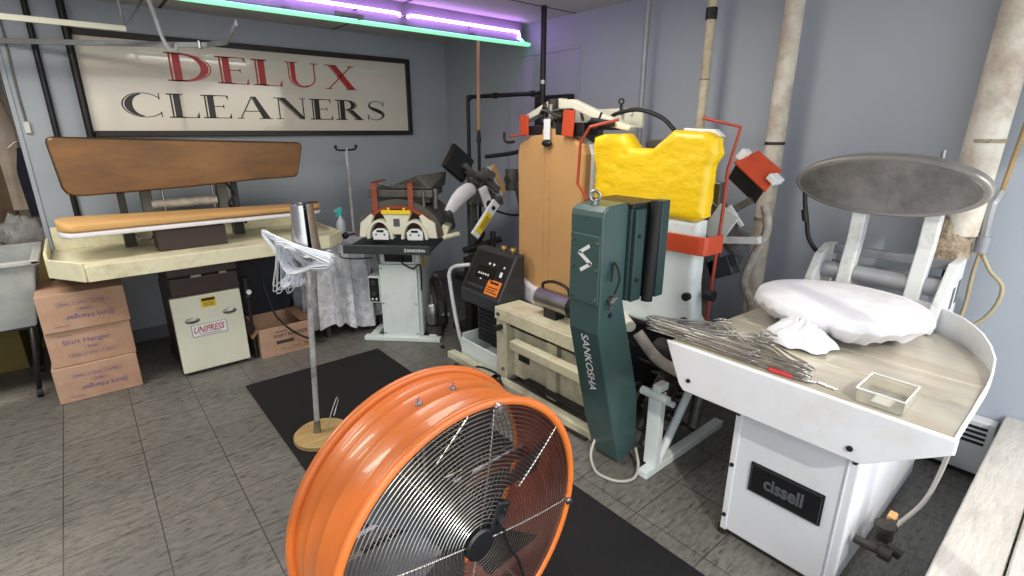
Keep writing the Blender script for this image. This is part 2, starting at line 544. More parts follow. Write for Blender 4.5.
# faint moulding of a closed-off opening on the right wall
mb = MB()
mb.box(2.992, 3.0, 2.79, 3.59, 2.12, 2.15, .002); mb.box(2.992, 3.0, 3.565, 3.59, .1, 2.12, .002); mb.box(2.992, 3.0, 2.79, 2.815, .1, 2.12, .002)
struct('trim_2', mb, 'wall_paint', 'painted-over moulding of a closed opening', 'trim')
# front wall below the shop window, its sill and mullions
struct('wall_front', MB().box(-3.1, XR, -.42, .10, 0, .285, .004), 'wall_paint', 'low wall under the shop window', 'wall')
mb = MB()
mb.box(-3.1, XR, -.02, .125, .285, .325, .006)
mb.box(-3.1, XR, -.42, -.024, .285, .335, .006)
struct('window_sill', mb, 'sill_paint', 'worn white window ledge with a long crack', 'sill')
mb = MB()
for x in (-3.06, -1.6, -.1, 1.45, 2.96):
    mb.box(x - .03, x + .03, -.42, -.34, .33, ZC, .004)
mb.box(-3.1, XR, -.42, -.34, ZC - .09, ZC - .001, .004)
struct('window_1', mb, 'dull_steel', 'metal frame of the shop front window', 'window')
# outside: ground and trees that the sign mirrors
struct('ground', MB().box(-40, 40, -60, -.62, -.25, -.15, 0), 'asphalt', 'asphalt outside the shop window', 'ground')

# ---------------------------------------------------------------- heater
t = thing('baseboard_heater', 'low white baseboard heater with dark louvres, beside the window ledge', 'heater', (2.95, .6, 0))
part('casing', MB().box(2.93, 2.998, .135, 1.15, .025, .29, .008), 'heater_paint', t)
mb = MB()
for zz in (.175, .2, .225, .25):
    mb.box(2.926, 2.934, .16, .28, zz, zz + .013, .001); mb.box(2.926, 2.934, .30, .42, zz, zz + .013, .001)
part('louvre', mb, 'black_plastic', t)
part('kick_plate', MB().box(2.945, 2.998, .135, 1.15, 0, .026, .001), 'dark_metal', t)

# ---------------------------------------------------------------- shop sign
SY = 4.575
t = thing('wall_sign', 'long white framed wall sign with red and black serif letters', 'sign', (1.35, 4.59, 1.5))
part('panel', MB().box(.14, 2.56, SY, 4.595, 1.53, 2.15, .002), 'sign_face', t)
mb = MB()
mb.box(.12, .155, SY - .015, 4.598, 1.51, 2.17, .004); mb.box(2.54, 2.585, SY - .015, 4.598, 1.505, 2.175, .004)
mb.box(.16, 2.54, SY - .015, 4.598, 2.135, 2.175, .004); mb.box(.16, 2.54, SY - .015, 4.598, 1.505, 1.545, .004)
part('frame', mb, 'sign_frame', t, 'dark wooden frame')

def rect(x0, y0, x1, y1): return [(x0, y0), (x1, y0), (x1, y1), (x0, y1)]
def bar(p, q, w):
    dx, dy = q[0] - p[0], q[1] - p[1]; l = math.hypot(dx, dy); nx, ny = -dy / l * w / 2, dx / l * w / 2
    return [(p[0] + nx, p[1] + ny), (p[0] - nx, p[1] - ny), (q[0] - nx, q[1] - ny), (q[0] + nx, q[1] + ny)]
def arc(c, ao, bo, ai, bi, a0, a1, ci=None, n=28):
    ci = ci or c; out = []
    for k in range(n):
        s, e = math.radians(a0 + (a1 - a0) * k / n), math.radians(a0 + (a1 - a0) * (k + 1) / n)
        out.append([(c[0] + ao * math.cos(s), c[1] + bo * math.sin(s)), (c[0] + ao * math.cos(e), c[1] + bo * math.sin(e)),
                    (ci[0] + ai * math.cos(e), ci[1] + bi * math.sin(e)), (ci[0] + ai * math.cos(s), ci[1] + bi * math.sin(s))])
    return out
def stem(x, ser=True):
    o = [rect(x - .01, 0, x + .035, 1), rect(x + .07, 0, x + .25, 1)]
    if ser: o += [rect(x - .1, 0, x + .32, .05), rect(x - .1, .95, x + .32, 1)]
    return o
def thin_serif(x, y): return [rect(x - .11, y - .018, x + .11, y + .018)]
def glyph(ch):
    if ch == 'D':
        return 1.12, stem(.1) + arc((.36, .5), .7, .5, .665, .475, -90, 90) + arc((.36, .5), .635, .475, .44, .44, -90, 90) + [rect(.1, .965, .38, 1), rect(.1, 0, .38, .035)]
    if ch == 'E':
        return .86, stem(.1) + [rect(.1, .965, .76, 1), rect(.1, 0, .8, .035), rect(.3, .5, .62, .535), [(.76, 1), (.70, .965), (.76, .78)],
                                [(.8, 0), (.8, .24), (.73, .035)], [(.62, .62), (.57, .52), (.62, .41)]]
    if ch == 'L':
        return .84, stem(.1) + [rect(.1, 0, .8, .035), [(.8, 0), (.8, .27), (.72, .035)]]
    if ch == 'U':
        return 1.08, [rect(.1, .4, .135, 1), rect(.175, .4, .31, 1), rect(.02, .965, .39, 1), rect(.86, .4, .9, 1)] + thin_serif(.88, .982) + \
            arc((.5, .4), .4, .4, .36, .36, 180, 360) + arc((.53, .4), .355, .365, .22, .34, 180, 300)
    if ch == 'X':
        return 1.1, [bar((.18, 1), (.8, 0), .035), [(.22, 1), (.44, 1), (1.04, 0), (.82, 0)], bar((.92, 1), (.15, 0), .04),
                     rect(.06, .965, .46, 1), rect(.7, 0, 1.08, .035)] + thin_serif(.9, .982) + thin_serif(.16, .018)
    if ch == 'C':
        return 1.1, arc((.57, .5), .53, .5, .49, .47, 38, 322) + arc((.57, .5), .46, .465, .27, .42, 95, 265) + \
            [rect(.96, .74, .99, 1), rect(.96, .02, .99, .24)]
    if ch == 'A':
        return 1.12, [bar((.54, 1), (.14, 0), .04), bar((.52, 1), (.84, 0), .035), [(.55, 1), (.66, 1), (1.06, 0), (.84, 0)],
                      rect(.27, .32, .74, .36), rect(.7, 0, 1.12, .035)] + thin_serif(.14, .018)
    if ch == 'N':
        return 1.14, [rect(.16, 0, .2, 1), rect(.96, 0, 1.0, 1), bar((.14, 1), (.86, 0), .035), [(.18, 1), (.40, 1), (1.0, .08), (1.0, 0), (.9, 0)],
                      rect(.02, .965, .36, 1)] + thin_serif(.18, .018) + thin_serif(.98, .982)
    if ch == 'R':
        return 1.06, stem(.1) + arc((.4, .745), .42, .255, .385, .225, -90, 90, n=16) + arc((.4, .745), .36, .23, .19, .205, -90, 90, n=16) + \
            [rect(.1, .965, .42, 1), rect(.28, .49, .45, .525), bar((.42, .5), (.8, 0), .035), [(.46, .5), (.66, .5), (1.04, 0), (.84, 0)], rect(.68, 0, 1.06, .035)]
    if ch == 'S':
        path = bez([(.74, .8, 0), (.6, .96, 0), (.38, .97, 0), (.2, .86, 0), (.2, .68, 0), (.4, .55, 0), (.62, .43, 0), (.74, .27, 0), (.62, .08, 0), (.4, .02, 0), (.2, .1, 0), (.12, .26, 0)], 5)
        o = []
        n = len(path) - 1
        for i in range(n):
            s = .03 + .15 * math.exp(-((i / n - .5) / .17) ** 2)
            e = .03 + .15 * math.exp(-(((i + 1) / n - .5) / .17) ** 2)
            p, q = path[i], path[i + 1]
            d = (q - p).normalized(); nn = Vector((-d.y, d.x, 0))
            o.append([tuple((p + nn * s / 2)[:2]), tuple((p - nn * s / 2)[:2]), tuple((q - nn * e / 2)[:2]), tuple((q + nn * e / 2)[:2])])
        return .86, o + [rect(.74, .72, .77, 1), rect(.1, 0, .13, .3)]
def sign_word(word, x0, x1, z0, z1, material, k):
    gl = [glyph(c) for c in word]
    tot = sum(g[0] for g in gl) + .06 * (len(gl) - 1)
    sx, sz = (x1 - x0) / tot, z1 - z0
    x = x0
    for w, polys in gl:
        mb = MB()
        mb.flat([[(a * sx, b * sz) for a, b in p] for p in polys], (x, SY - .0015, z0), (1, 0, 0), (0, 0, 1))
        part('letter', mb, material, t, k, recalc=False)
        x += (w + .06) * sx
sign_word('DELUX', .64, 2.06, 1.885, 2.075, 'letter_red', 'large red serif letter')
sign_word('CLEANERS', .33, 2.32, 1.635, 1.80, 'letter_black', 'black serif letter')

# ---------------------------------------------------------------- neon light bar
t = thing('neon_light', 'long light bar with purple and green glowing neon tubes', 'light', (1.6, 3.345, 2.2))
part('channel', MB().box(.0, 2.910, 3.345, 3.465, 2.215, 2.354, .004), 'fixture_grey', t)
part('neon_tube', MB().cyl((.1, 3.300, 2.19), (1.52, 3.300, 2.19), .014, seg=12), 'tube_green', t, 'green glowing tube')
part('neon_tube', MB().tube(bez([(1.54, 3.345, 2.2), (1.56, 3.300, 2.19), (1.7, 3.300, 2.19), (2.860, 3.300, 2.19), (2.890, 3.305, 2.2), (2.895, 3.340, 2.23)], 5), .014, 10), 'tube_green', t, 'green glowing tube')
part('neon_tube', MB().tube([(.1, 3.315, 2.275), (1.80, 3.315, 2.275), (1.83, 3.325, 2.275), (1.84, 3.345, 2.27)], .010, 10), 'tube_purple', t, 'purple glowing tube')
part('neon_tube', MB().tube([(1.90, 3.345, 2.27), (1.91, 3.325, 2.275), (1.94, 3.315, 2.275), (2.850, 3.315, 2.275), (2.870, 3.330, 2.25), (2.870, 3.345, 2.235)], .010, 10), 'tube_purple', t, 'purple glowing tube')
for x in (.5, 1.1, 1.53, 1.86, 2.4):
    part('tube_holder', MB().box(x - .02, x + .02, 3.297, 3.347, 2.2, 2.218, .002).box(x - .006, x + .006, 3.311, 3.347, 2.262, 2.27, .001), 'dull_steel', t)
part('electrode_box', MB().box(1.40, 1.58, 3.320, 3.346, 2.218, 2.24, .003), 'dull_steel', t)

# ---------------------------------------------------------------- pipes on the walls
def pipe(name, pts, r, m, label, cat='pipe', seg=16, coll=()):
    t = thing(name, label, cat, pts[-1])
    part('tube', MB().tube(pts, r, seg), m, t)
    for (p, q, rr, mm) in coll:
        part('collar', MB().cyl(p, q, rr, seg=seg), mm, t)
    return t
pipe('steam_pipe', [(2.885, .41, ZC), (2.885, .43, 1.12)], .066, 'pipe_white', 'thick white lagged steam pipe with torn lower end, rightmost by the wall',
     coll=[((2.885, .42, 1.5), (2.885, .42, 1.515), .068, 'pipe_torn')])
t = bpy.data.objects['steam_pipe']
def torn(u, v):
    a = 2 * PI * u
    n = noise.noise(Vector((math.cos(a) * 2.2, math.sin(a) * 2.2, v * 3.)))
    r = .067 + .02 * v + .03 * v * n
    return (2.893 - .03 * v * v + r * math.cos(a), .44 + .03 * v + r * math.sin(a), 1.20 - (.19 + .06 * n) * v)
part('torn_wrap', MB().grid(torn, 28, 10, close_u=True), 'pipe_torn', t, 'frayed plaster wrap at the pipe end')
part('bare_pipe', MB().cyl((2.885, .43, 1.2), (2.885, .43, .35), .02), 'grime_metal', t)
pipe('riser_pipe', [(2.88, 1.262, ZC), (2.88, 1.262, .0)], .046, 'pipe_white', 'white painted vertical pipe behind the orange-red clamp head',
     coll=[((2.88, 1.262, 1.475), (2.88, 1.262, 1.49), .05, 'grime_metal'), ((2.88, 1.262, 1.07), (2.88, 1.262, 1.09), .051, 'pipe_torn')])
pipe('slim_pipe', [(2.85, 1.69, ZC), (2.85, 1.69, 1.0)], .026, 'pipe_cream', 'slim cream vertical pipe with a black coupling, above the yellow form',
     coll=[((2.85, 1.69, 2.13), (2.85, 1.69, 2.19), .031, 'pipe_black'), ((2.85, 1.69, 1.82), (2.85, 1.69, 1.828), .028, 'pipe_torn')])
pipe('conduit', [(2.87, 2.13, ZC), (2.87, 2.13, 0.9)], .017, 'pipe_grey', 'thin grey vertical conduit left of the slim cream pipe', 'conduit')
pipe('black_pipe', [(2.66, 2.83, ZC), (2.66, 2.83, 1.6)], .02, 'pipe_black', 'black vertical pipe from the ceiling beside the tan shirt form',
     coll=[((2.66, 2.83, 1.86), (2.66, 2.83, 1.885), .025, 'steel')])
t = thing('black_pipe_run', 'black pipe with elbow, running across and down the corner', 'pipe', (2.5, 3.53, 1.8))
part('tube', MB().tube([(2.65, 2.85, 1.80), (2.62, 2.98, 1.80), (2.52, 3.50, 1.80), (2.51, 3.53, 1.79), (2.51, 3.535, 1.76), (2.51, 3.535, 1.0), (2.51, 3.535, .0)], .016, 12), 'pipe_black', t)
for p, q in (((2.57, 3.24, 1.8), (2.564, 3.27, 1.8)), ((2.51, 3.535, 1.22), (2.51, 3.535, 1.26)), ((2.51, 3.535, 1.13), (2.51, 3.535, 1.15)), ((2.64, 2.9, 1.8), (2.635, 2.925, 1.8))):
    part('coupling', MB().cyl(p, q, .022), 'pipe_black', t)
part('elbow', MB().ball((2.515, 3.525, 1.792), .024), 'pipe_black', t)
t = thing('wooden_rod', 'tan rod hanging from the ceiling with a black lower fitting', 'rod', (2.5, 3.38, 1.1))
part('rod', MB().cyl((2.5, 3.375, 2.24), (2.5, 3.385, 1.55), .014), 'pipe_wood', t)
part('fitting', MB().cyl((2.5, 3.385, 1.56), (2.5, 3.385, 1.46), .012, .02).cyl((2.5, 3.385, 1.46), (2.5, 3.385, .0), .013), 'pipe_black', t)
part('hanger_wire', MB().cyl((2.5, 3.375, ZC), (2.5, 3.375, 2.235), .003), 'dull_steel', t)
solo('switch_panel', MB().box(2.955, 2.999, 2.84, 3.24, 1.45, 1.81, .006).box(2.948, 2.956, 2.88, 3.20, 1.48, 1.78, .004), 'dark_metal', 'dark electrical panel on the wall behind the cream clamp arm', 'panel', (2.98, 3.03, 1.6))
pipe('conduit', [(-.035, 4.575, ZC), (-.035, 4.575, .9)], .017, 'pipe_black', 'black vertical conduit left of the sign', 'conduit')
pipe('conduit', [(.135, 4.535, ZC), (.135, 4.535, 1.35)], .022, 'pipe_black', 'black vertical conduit crossing the sign frame', 'conduit')
t = thing('thermostat', 'small pale wall sensor with thin wire at the left wall end', 'sensor', (-.17, 4.585, 1.56))
part('case', MB().box(-.185, -.155, 4.57, 4.6, 1.53, 1.6, .004), 'heater_paint', t)
part('wire', MB().tube(bez([(-.17, 4.59, 1.6), (-.172, 4.59, 1.8), (-.165, 4.59, 2.1), (-.17, 4.59, ZC)], 5), .006), 'dull_steel', t)

# ---------------------------------------------------------------- garment conveyor rails, ceiling hooks
t = thing('garment_rail', 'straight cream garment rail hanging from the ceiling at top left', 'rail', (-.13, 3.83, 2.1))
part('bar', MB().box(-1.6, .385, 3.86, 3.88, 2.085, 2.115, .003), 'cream_light', t)
part('hanger_rod', MB().tube([(.375, 3.87, ZC), (.375, 3.87, 2.1)], .009), 'pipe_grey', t)
part('hanger_rod', MB().tube([(-1.2, 3.87, ZC), (-1.2, 3.87, 2.1)], .009), 'pipe_grey', t)
part('brace', MB().tube([(.38, 3.87, 2.1), (.55, 4.1, ZC)], .006), 'pipe_grey', t)
t = thing('garment_rail', 'bent grey garment rail with hook rod in front of the sign', 'rail', (.7, 4.0, 2.05))
def strip(path, h, w=.012):
    m_ = MB()
    path = [Vector(p) for p in path]
    for a, b in zip(path, path[1:]):
        d = (b - a); d.z = 0; d.normalize(); n_ = Vector((-d.y, d.x, 0)) * w / 2; u = Vector((0, 0, h / 2))
        m_.hexa([a - n_ - u, b - n_ - u, b + n_ - u, a + n_ - u, a - n_ + u, b - n_ + u, b + n_ + u, a + n_ + u], .002)
    return m_
part('bar', strip([(-1.4, 5.3, 2.06), (-.18, 4.53, 2.06), (.58, 3.99, 2.05), (.78, 3.84, 2.05), (.85, 3.68, 2.055), (.80, 3.24, 2.07), (.80, 3.20, 2.085)], .03), 'pipe_grey', t)
part('hook_rod', MB().tube(bez([(.49, 3.80, ZC), (.53, 3.86, 2.2), (.56, 3.92, 2.08), (.59, 3.94, 2.02), (.625, 3.94, 2.02), (.63, 3.95, 2.05)], 6), .011), 'white_paint_pole', t)
part('splice', MB().obox((.745, 3.866, 2.05), (.012, .03, .045), (0, 0, -.6), .002), 'steel', t)

# ---------------------------------------------------------------- back room on the left
t = thing('garment_rack', 'steel rack rail of hanging clothes in the dim back room', 'rack', (-.8, 5.6, 1.95))
part('rail', MB().cyl((-2.6, 5.6, 1.98), (1.1, 5.6, 1.98), .014), 'dull_steel', t)
for x in (-2.6, 1.1):
    part('post', MB().cyl((x, 5.6, 0), (x, 5.6, 1.98), .016), 'dull_steel', t)
def garment(x, w, z0, z1, m, label, ph, th=.04, y=5.6):
    t = thing('hanging_garment', label, 'garment', (x, y, z0), group='clothes on the back room rack')
    def sh(u, v):
        a = 2 * PI * u
        ww = w * (.42 + .58 * min(1, v * 3.2)) * (1 + .12 * math.sin(v * 4 + ph))
        zz = z1 - (z1 - z0) * v
        cx, cy = math.cos(a), math.sin(a)
        fold = 1 + .25 * math.sin(5 * a + ph + v * 3) * v
        return (x + .5 * ww * cx * .5, y + th * cy * fold + .3 * w * 0, zz)
    part('cloth', MB().grid(sh, 28, 14, close_u=True), m, t)
    part('hanger', MB().tube(bez([(x - .07, y, z1 - .0), (x, y, z1 + .05), (x + .07, y, z1)], 5), .004).tube(bez([(x, y, z1 + .04), (x, y, 1.93), (x + .012, y, 1.96), (x + .02, y, 2.0), (x, y, 2.005), (x - .018, y, 1.99)], 4), .003), 'wire_steel', t)
for x, w, z0, z1, m, lb, ph in (
        (-.275, .2, .9, 1.42, 'garment_navy', 'dark navy coat hanging at the opening edge', 0),
        (-.37, .34, .95, 1.86, 'garment_pale', 'pale garment in plastic hanging in the opening', 1.3),
        (-.47, .36, .7, 1.8, 'garment_brown', 'brown garment hanging left of the pale one', 2.2),
        (-.21, .2, .86, 1.36, 'garment_red', 'dark red garment hanging furthest right', 3.1),
        (-.69, .4, .7, 1.84, 'garment_pale', 'beige garment hanging at the left picture edge', 4.)):
    garment(x, w, z0, z1, m, lb, ph, y=5.6 - (.1 if m == 'garment_navy' else 0))
t = thing('counter', 'brown counter in the back room under the plastic bags', 'counter', (-.9, 5.1, 0))
part('top', MB().box(-2.2, -.23, 4.85, 5.35, .72, .76, .005), 'olive_card', t)
part('body', MB().box(-2.15, -.27, 4.9, 5.3, 0, .72, .005), 'olive_card', t)
def crumple(c, r, seed, amp=.35, f=2.2):
    def fn(u, v):
        a = 2 * PI * u; b = PI * (v - .5)
        d = Vector((math.cos(a) * math.cos(b), math.sin(a) * math.cos(b), math.sin(b)))
        k = 1 + amp * noise.noise(d * f + Vector((seed, seed * 2, 0))) + amp * .5 * noise.noise(d * f * 2.7 + Vector((seed, 0, seed)))
        z = c[2] + r[2] * d.z * k
        return (c[0] + r[0] * d.x * k, c[1] + r[1] * d.y * k, max(z, c[2] - r[2] * .72))
    return MB().grid(fn, 36, 20, close_u=True)
solo('plastic_bag', crumple((-.36, 4.98, .85), (.12, .1, .12), 3.1), 'clear_bag', 'crumpled clear plastic bags heaped on the back room counter', 'bag', (-.36, 4.98, .77))
solo('plastic_bag', crumple((-.62, 4.98, .84), (.13, .11, .11), 8.4), 'clear_bag', 'clear plastic bag at the left picture edge on the counter', 'bag', (-.62, 4.98, .77))
solo('storage_carton', MB().box(-1.1, -.48, 4.545, 4.88, 0, .36, .004), 'olive_card', 'olive brown carton on the floor behind the laundry tub', 'box', (-.8, 4.7, 0))

# ---------------------------------------------------------------- laundry tub
t = thing('laundry_tub', 'grey plastic laundry tub on black metal legs with casters, left edge', 'tub', (-.6, 4.1, 0))
def tub(m_, x0, x1, y0, y1, z0, z1, tp):
    th = .02
    out_t = [(x0, y0), (x1, y0), (x1, y1), (x0, y1)]
    out_b = [(x0 + tp, y0 + tp), (x1 - tp, y0 + tp), (x1 - tp, y1 - tp), (x0 + tp, y1 - tp)]
    in_t = [(x0 + th, y0 + th), (x1 - th, y0 + th), (x1 - th, y1 - th), (x0 + th, y1 - th)]
    in_b = [(a + (th if a < (x0 + x1) / 2 else -th), b + (th if b < (y0 + y1) / 2 else -th)) for a, b in out_b]
    L_ = [[m_.bm.verts.new((a, b, z)) for a, b in ring] for ring, z in ((out_b, z0), (out_t, z1), (in_t, z1), (in_b, z0 + th))]
    for A, B in zip(L_, L_[1:]):
        for i in range(4): m_.bm.faces.new([A[i], A[(i + 1) % 4], B[(i + 1) % 4], B[i]])
    m_.bm.faces.new(L_[0][::-1]); m_.bm.faces.new(L_[3])
    bmesh.ops.bevel(m_.bm, geom=m_.bm.edges[:], offset=.006, segments=2, affect='EDGES', clamp_overlap=True)
    return m_
part('basin', tub(MB(), -1.0, -.265, 3.88, 4.5, .45, .845, .07), 'tub_grey', t)
mb = MB()
mb.box(-1.02, -.245, 3.86, 3.90, .825, .85, .006); mb.box(-1.02, -.245, 4.48, 4.52, .825, .85, .006); mb.box(-.285, -.245, 3.86, 4.52, .826, .851, .006); mb.box(-1.02, -.98, 3.86, 4.52, .826, .851, .006)
part('rim', mb, 'tub_grey', t)
for x, y in ((-.36, 3.97), (-.9, 3.97), (-.36, 4.42), (-.9, 4.42)):
    sx = .05 if x > -.6 else -.05
    lg = part('leg', MB().tube([(x, y, .46), (x - sx * .9, y, .06)], .013), 'dark_metal', t)
    part('caster', MB().cyl((x - sx - .012, y, .028), (x - sx + .012, y, .028), .028), 'black_rubber', lg)
part('brace', MB().tube([(-.30, 4.42, .44), (-.40, 3.98, .18)], .009), 'dark_metal', t)
part('under_frame', MB().box(-.92, -.34, 3.96, 3.985, .435, .452, .002).box(-.92, -.34, 4.4, 4.43, .435, .452, .002).box(-.37, -.345, 3.97, 4.42, .435, .452, .002), 'dark_metal', t)

# ---------------------------------------------------------------- hanger cartons
def panel_print(m_, x0, x1, y, z0, z1, flip, title='Shirt Hanger'):
    r, u = ((1, 0, 0), (0, 0, 1)) if not flip else ((-1, 0, 0), (0, 0, -1))
    cx, cz = (x0 + x1) / 2, (z0 + z1) / 2; s = -1 if flip else 1
    w, h = x1 - x0, z1 - z0
    m_.text(title, (cx - .02 * s, y, cz + s * .15 * h), r, u, w * .56, h * .17, offset=.01)
    def frame(cx_, cz_, fw, fh):
        e = .0016
        return [rect(cx_ - fw / 2, cz_ - fh / 2, cx_ + fw / 2, cz_ - fh / 2 + e), rect(cx_ - fw / 2, cz_ + fh / 2 - e, cx_ + fw / 2, cz_ + fh / 2),
                rect(cx_ - fw / 2, cz_ - fh / 2, cx_ - fw / 2 + e, cz_ + fh / 2), rect(cx_ + fw / 2 - e, cz_ - fh / 2, cx_ + fw / 2, cz_ + fh / 2)]
    q = frame(cx, cz - s * .04 * h, .07, .020)
    for k in (-1, 0, 1): q += frame(cx + k * .08, cz - s * .22 * h, .074, .022)
    q += [rect(cx - .022, cz - s * .04 * h - .003, cx + .022, cz - s * .04 * h + .003)]
    for k in (-1, 0, 1): q += [rect(cx + k * .08 - .025, cz - s * .22 * h - .003, cx + k * .08 + .02, cz - s * .22 * h + .002)]
    q += [rect(x0 + .05, cz + s * .36 * h, x0 + .12, cz + s * .36 * h + .003)]
    m_.flat(q, (0, y, 0), (1, 0, 0), (0, 0, 1))
zz = 0
for i, (lb, x0, x1, y0, h, flip) in enumerate((
        ('brown shirt hanger carton on the floor, bottom of the stack of three', -.318, .085, 3.752, .222, True),
        ('brown shirt hanger carton in the middle of the stack of three', -.306, .09, 3.762, .216, False),
        ('brown shirt hanger carton on top of the stack of three, under the table', -.303, .098, 3.745, .222, True))):
    t = thing('hanger_carton', lb, 'box', ((x0 + x1) / 2, y0 + .19, zz), group='stacked hanger cartons')
    part('carton', MB().box(x0, x1, y0, y0 + .38, zz + .001, zz + h, .004), 'cardboard', t)
    mb = MB(); panel_print(mb, x0, x1, y0 - .0012, zz, zz + h, flip)
    part('printing', mb, 'print_purple', t, recalc=False)
    part('tape', MB().box(x0 - .001, x1 + .001, y0 + .165, y0 + .215, zz + h - .0005, zz + h + .0008, 0), 'cardboard_inner', t)
    zz += h + .002
# open carton
t = thing('open_carton', 'open brown cardboard carton on the floor right of the cream cabinet', 'box', (.96, 3.86, 0))
x0, x1, y0, y1, h = .775, 1.15, 3.665, 4.03, .215
mb = MB()
for b_ in ((x0, x1, y0, y0 + .005, 0, h), (x0, x1, y1 - .005, y1, 0, h), (x0, x0 + .005, y0 + .005, y1 - .005, 0, h), (x1 - .005, x1, y0 + .005, y1 - .005, 0, h), (x0 + .005, x1 - .005, y0 + .005, y1 - .005, 0, .006)):
    mb.box(*b_, .001)
part('carton', mb, 'cardboard', t)
part('flap', MB().hexa([(x0 - .001, y0, h), (x0 + .004, y0, h), (x0 + .004, y1, h), (x0 - .001, y1, h), (x0 - .045, y0, h - .05), (x0 - .04, y0, h - .05), (x0 - .04, y1, h - .05), (x0 - .045, y1, h - .05)]), 'cardboard_inner', t)
part('flap', MB().hexa([(x1 - .004, y0, h), (x1, y0, h), (x1, y1, h), (x1 - .004, y1, h), (x1 - .09, y0 + .01, h + .012), (x1 - .086, y0 + .01, h + .014), (x1 - .086, y1 - .01, h + .014), (x1 - .09, y1 - .01, h + .012)]), 'cardboard_inner', t)
mb = MB()
mb.text('SHIRT HANGER', (.985, y0 - .0012, .145), (1, 0, 0), (0, 0, 1), .24, .026, offset=.01)
mb.flat([rect(.88, .083, 1.0, .108), rect(.88, .16 + .012, .96, .178), rect(.9, .045, .94, .049), rect(.98, .045, 1.04, .049), rect(1.07, .045, 1.11, .049), rect(.9, .03, 1.09, .032)], (0, y0 - .0012, 0), (1, 0, 0), (0, 0, 1))
part('printing', mb, 'print_dark', t, recalc=False)

# ---------------------------------------------------------------- utility press with ironing board buck (left)
t = thing('utility_press', 'cream ironing press with brown raised plate and tan padded board', 'press', (.5, 3.95, 0))
cab = part('cabinet', MB().box(.315, .70, 3.73, 4.3, .03, .54, .006).box(.30, .72, 3.75, 4.3, 0, .03, .003), 'dark_brown', t)
dr = part('door', MB().box(.305, .705, 3.685, 3.73, .025, .535, .006), 'cream_light', t, 'cream front panel')
for x, z in ((.405, .375), (.625, .345 + .05)):
    part('handle', MB().ball((x, 3.683, z), (.042, .007, .02)).ball((x, 3.678, z), (.03, .006, .011)), 'steel', dr)
mb = MB().box(.39, .595, 3.681, 3.686, .262, .345, .002)
part('nameplate', mb, 'white_print', dr)
mb = MB().text('UNIPRESS', (.4925, 3.6795, .308), (1, 0, 0), (0, 0, 1), .18, .044, shear=.35, offset=.012)
part('lettering', mb, 'print_red', dr, recalc=False)
mb = MB()
e_ = .003
mb.flat([rect(.39, .262, .595, .262 + e_), rect(.39, .342, .595, .345), rect(.39, .262, .393, .345), rect(.592, .262, .595, .345), rect(.43, .274, .555, .278)], (0, 3.6803, 0), (1, 0, 0), (0, 0, 1))
part('nameplate_border', mb, 'print_purple', dr, recalc=False)
wl = part('warning_label', MB().box(.47, .555, 3.682, 3.686, .45, .515, .001), 'yellow_label', dr, 'yellow warning label')
mb = MB(); mb.flat([rect(.474, .492, .551, .511)] + [rect(.48, .458 + k * .008, .545, .461 + k * .008) for k in range(4)], (0, 3.6812, 0), (1, 0, 0), (0, 0, 1))
part('label_print', mb, 'letter_black', wl, recalc=False)
part('control_box', MB().box(.32, .71, 3.69, 4.2, .545, .66, .008).box(.315, .715, 3.70, 4.2, .66, .755, .012), 'dark_brown', t, 'dark brown upper housing')
part('latch', MB().box(.44, .50, 3.683, 3.692, .655, .672, .002), 'steel', t)
part('latch', MB().box(.60, .645, 3.683, 3.692, .655, .672, .002), 'steel', t)
part('back_panel', MB().box(.74, 1.12, 4.05, 4.5, .02, .755, .006), 'navy_dark', t)
part('regulator', MB().cyl((.752, 3.72, .50), (.752, 3.72, .60), .02).cyl((.752, 3.72, .43), (.752, 3.72, .5), .03).cyl((.752, 3.72, .0), (.752, 3.72, .44), .012).ball((.752, 3.70, .465), .028), 'dark_metal', t)
part('gauge', MB().cyl((.757, 3.69, .50), (.757, 3.672, .50), .016), 'white_plastic', t)
part('cord', MB().tube(bez([(.72, 3.8, .70), (.84, 3.75, .66), (.87, 3.68, .44), (.9, 3.645, .3), (1.0, 3.63, .16), (1.12, 3.63, .07), (1.20, 3.63, .03)], 6), .007), 'black_rubber', t)
# table
tp = [(-.05, 3.5), (1.27, 3.5), (1.40, 3.62), (1.40, 4.3), (-.20, 4.3), (-.20, 3.74)]
mb = MB(); mb.prism(tp, 'z', .80, .825, .003)
part('table', mb, 'cream_paint', t)
mb = MB()
def wallseg(a, b, z0, z1, th=-.015):
    a = Vector((a[0], a[1], 0)); b = Vector((b[0], b[1], 0)); d = (b - a).normalized(); n_ = Vector((-d.y, d.x, 0)) * th
    mb.hexa([a + Vector((0, 0, z0)), b + Vector((0, 0, z0)), b + n_ + Vector((0, 0, z0)), a + n_ + Vector((0, 0, z0)), a + Vector((0, 0, z1)), b + Vector((0, 0, z1)), b + n_ + Vector((0, 0, z1)), a + n_ + Vector((0, 0, z1))], .003)
wallseg(tp[0], tp[1], .765, .85)
wallseg(tp[1], tp[2], .765, .85); wallseg(tp[2], tp[3], .765, .85); wallseg(tp[5], tp[0], .765, .87); wallseg(tp[4], tp[5], .765, .90)
part('apron', mb, 'cream_paint', t)
mb = MB(); mb.box(-.18, 1.38, 4.24, 4.26, .825, .97, .004)
part('back_splash', mb, 'cream_paint', t)
part('pedestal', MB().box(.315, .70, 3.78, 3.98, .825, .955, .004), 'dark_brown', t)
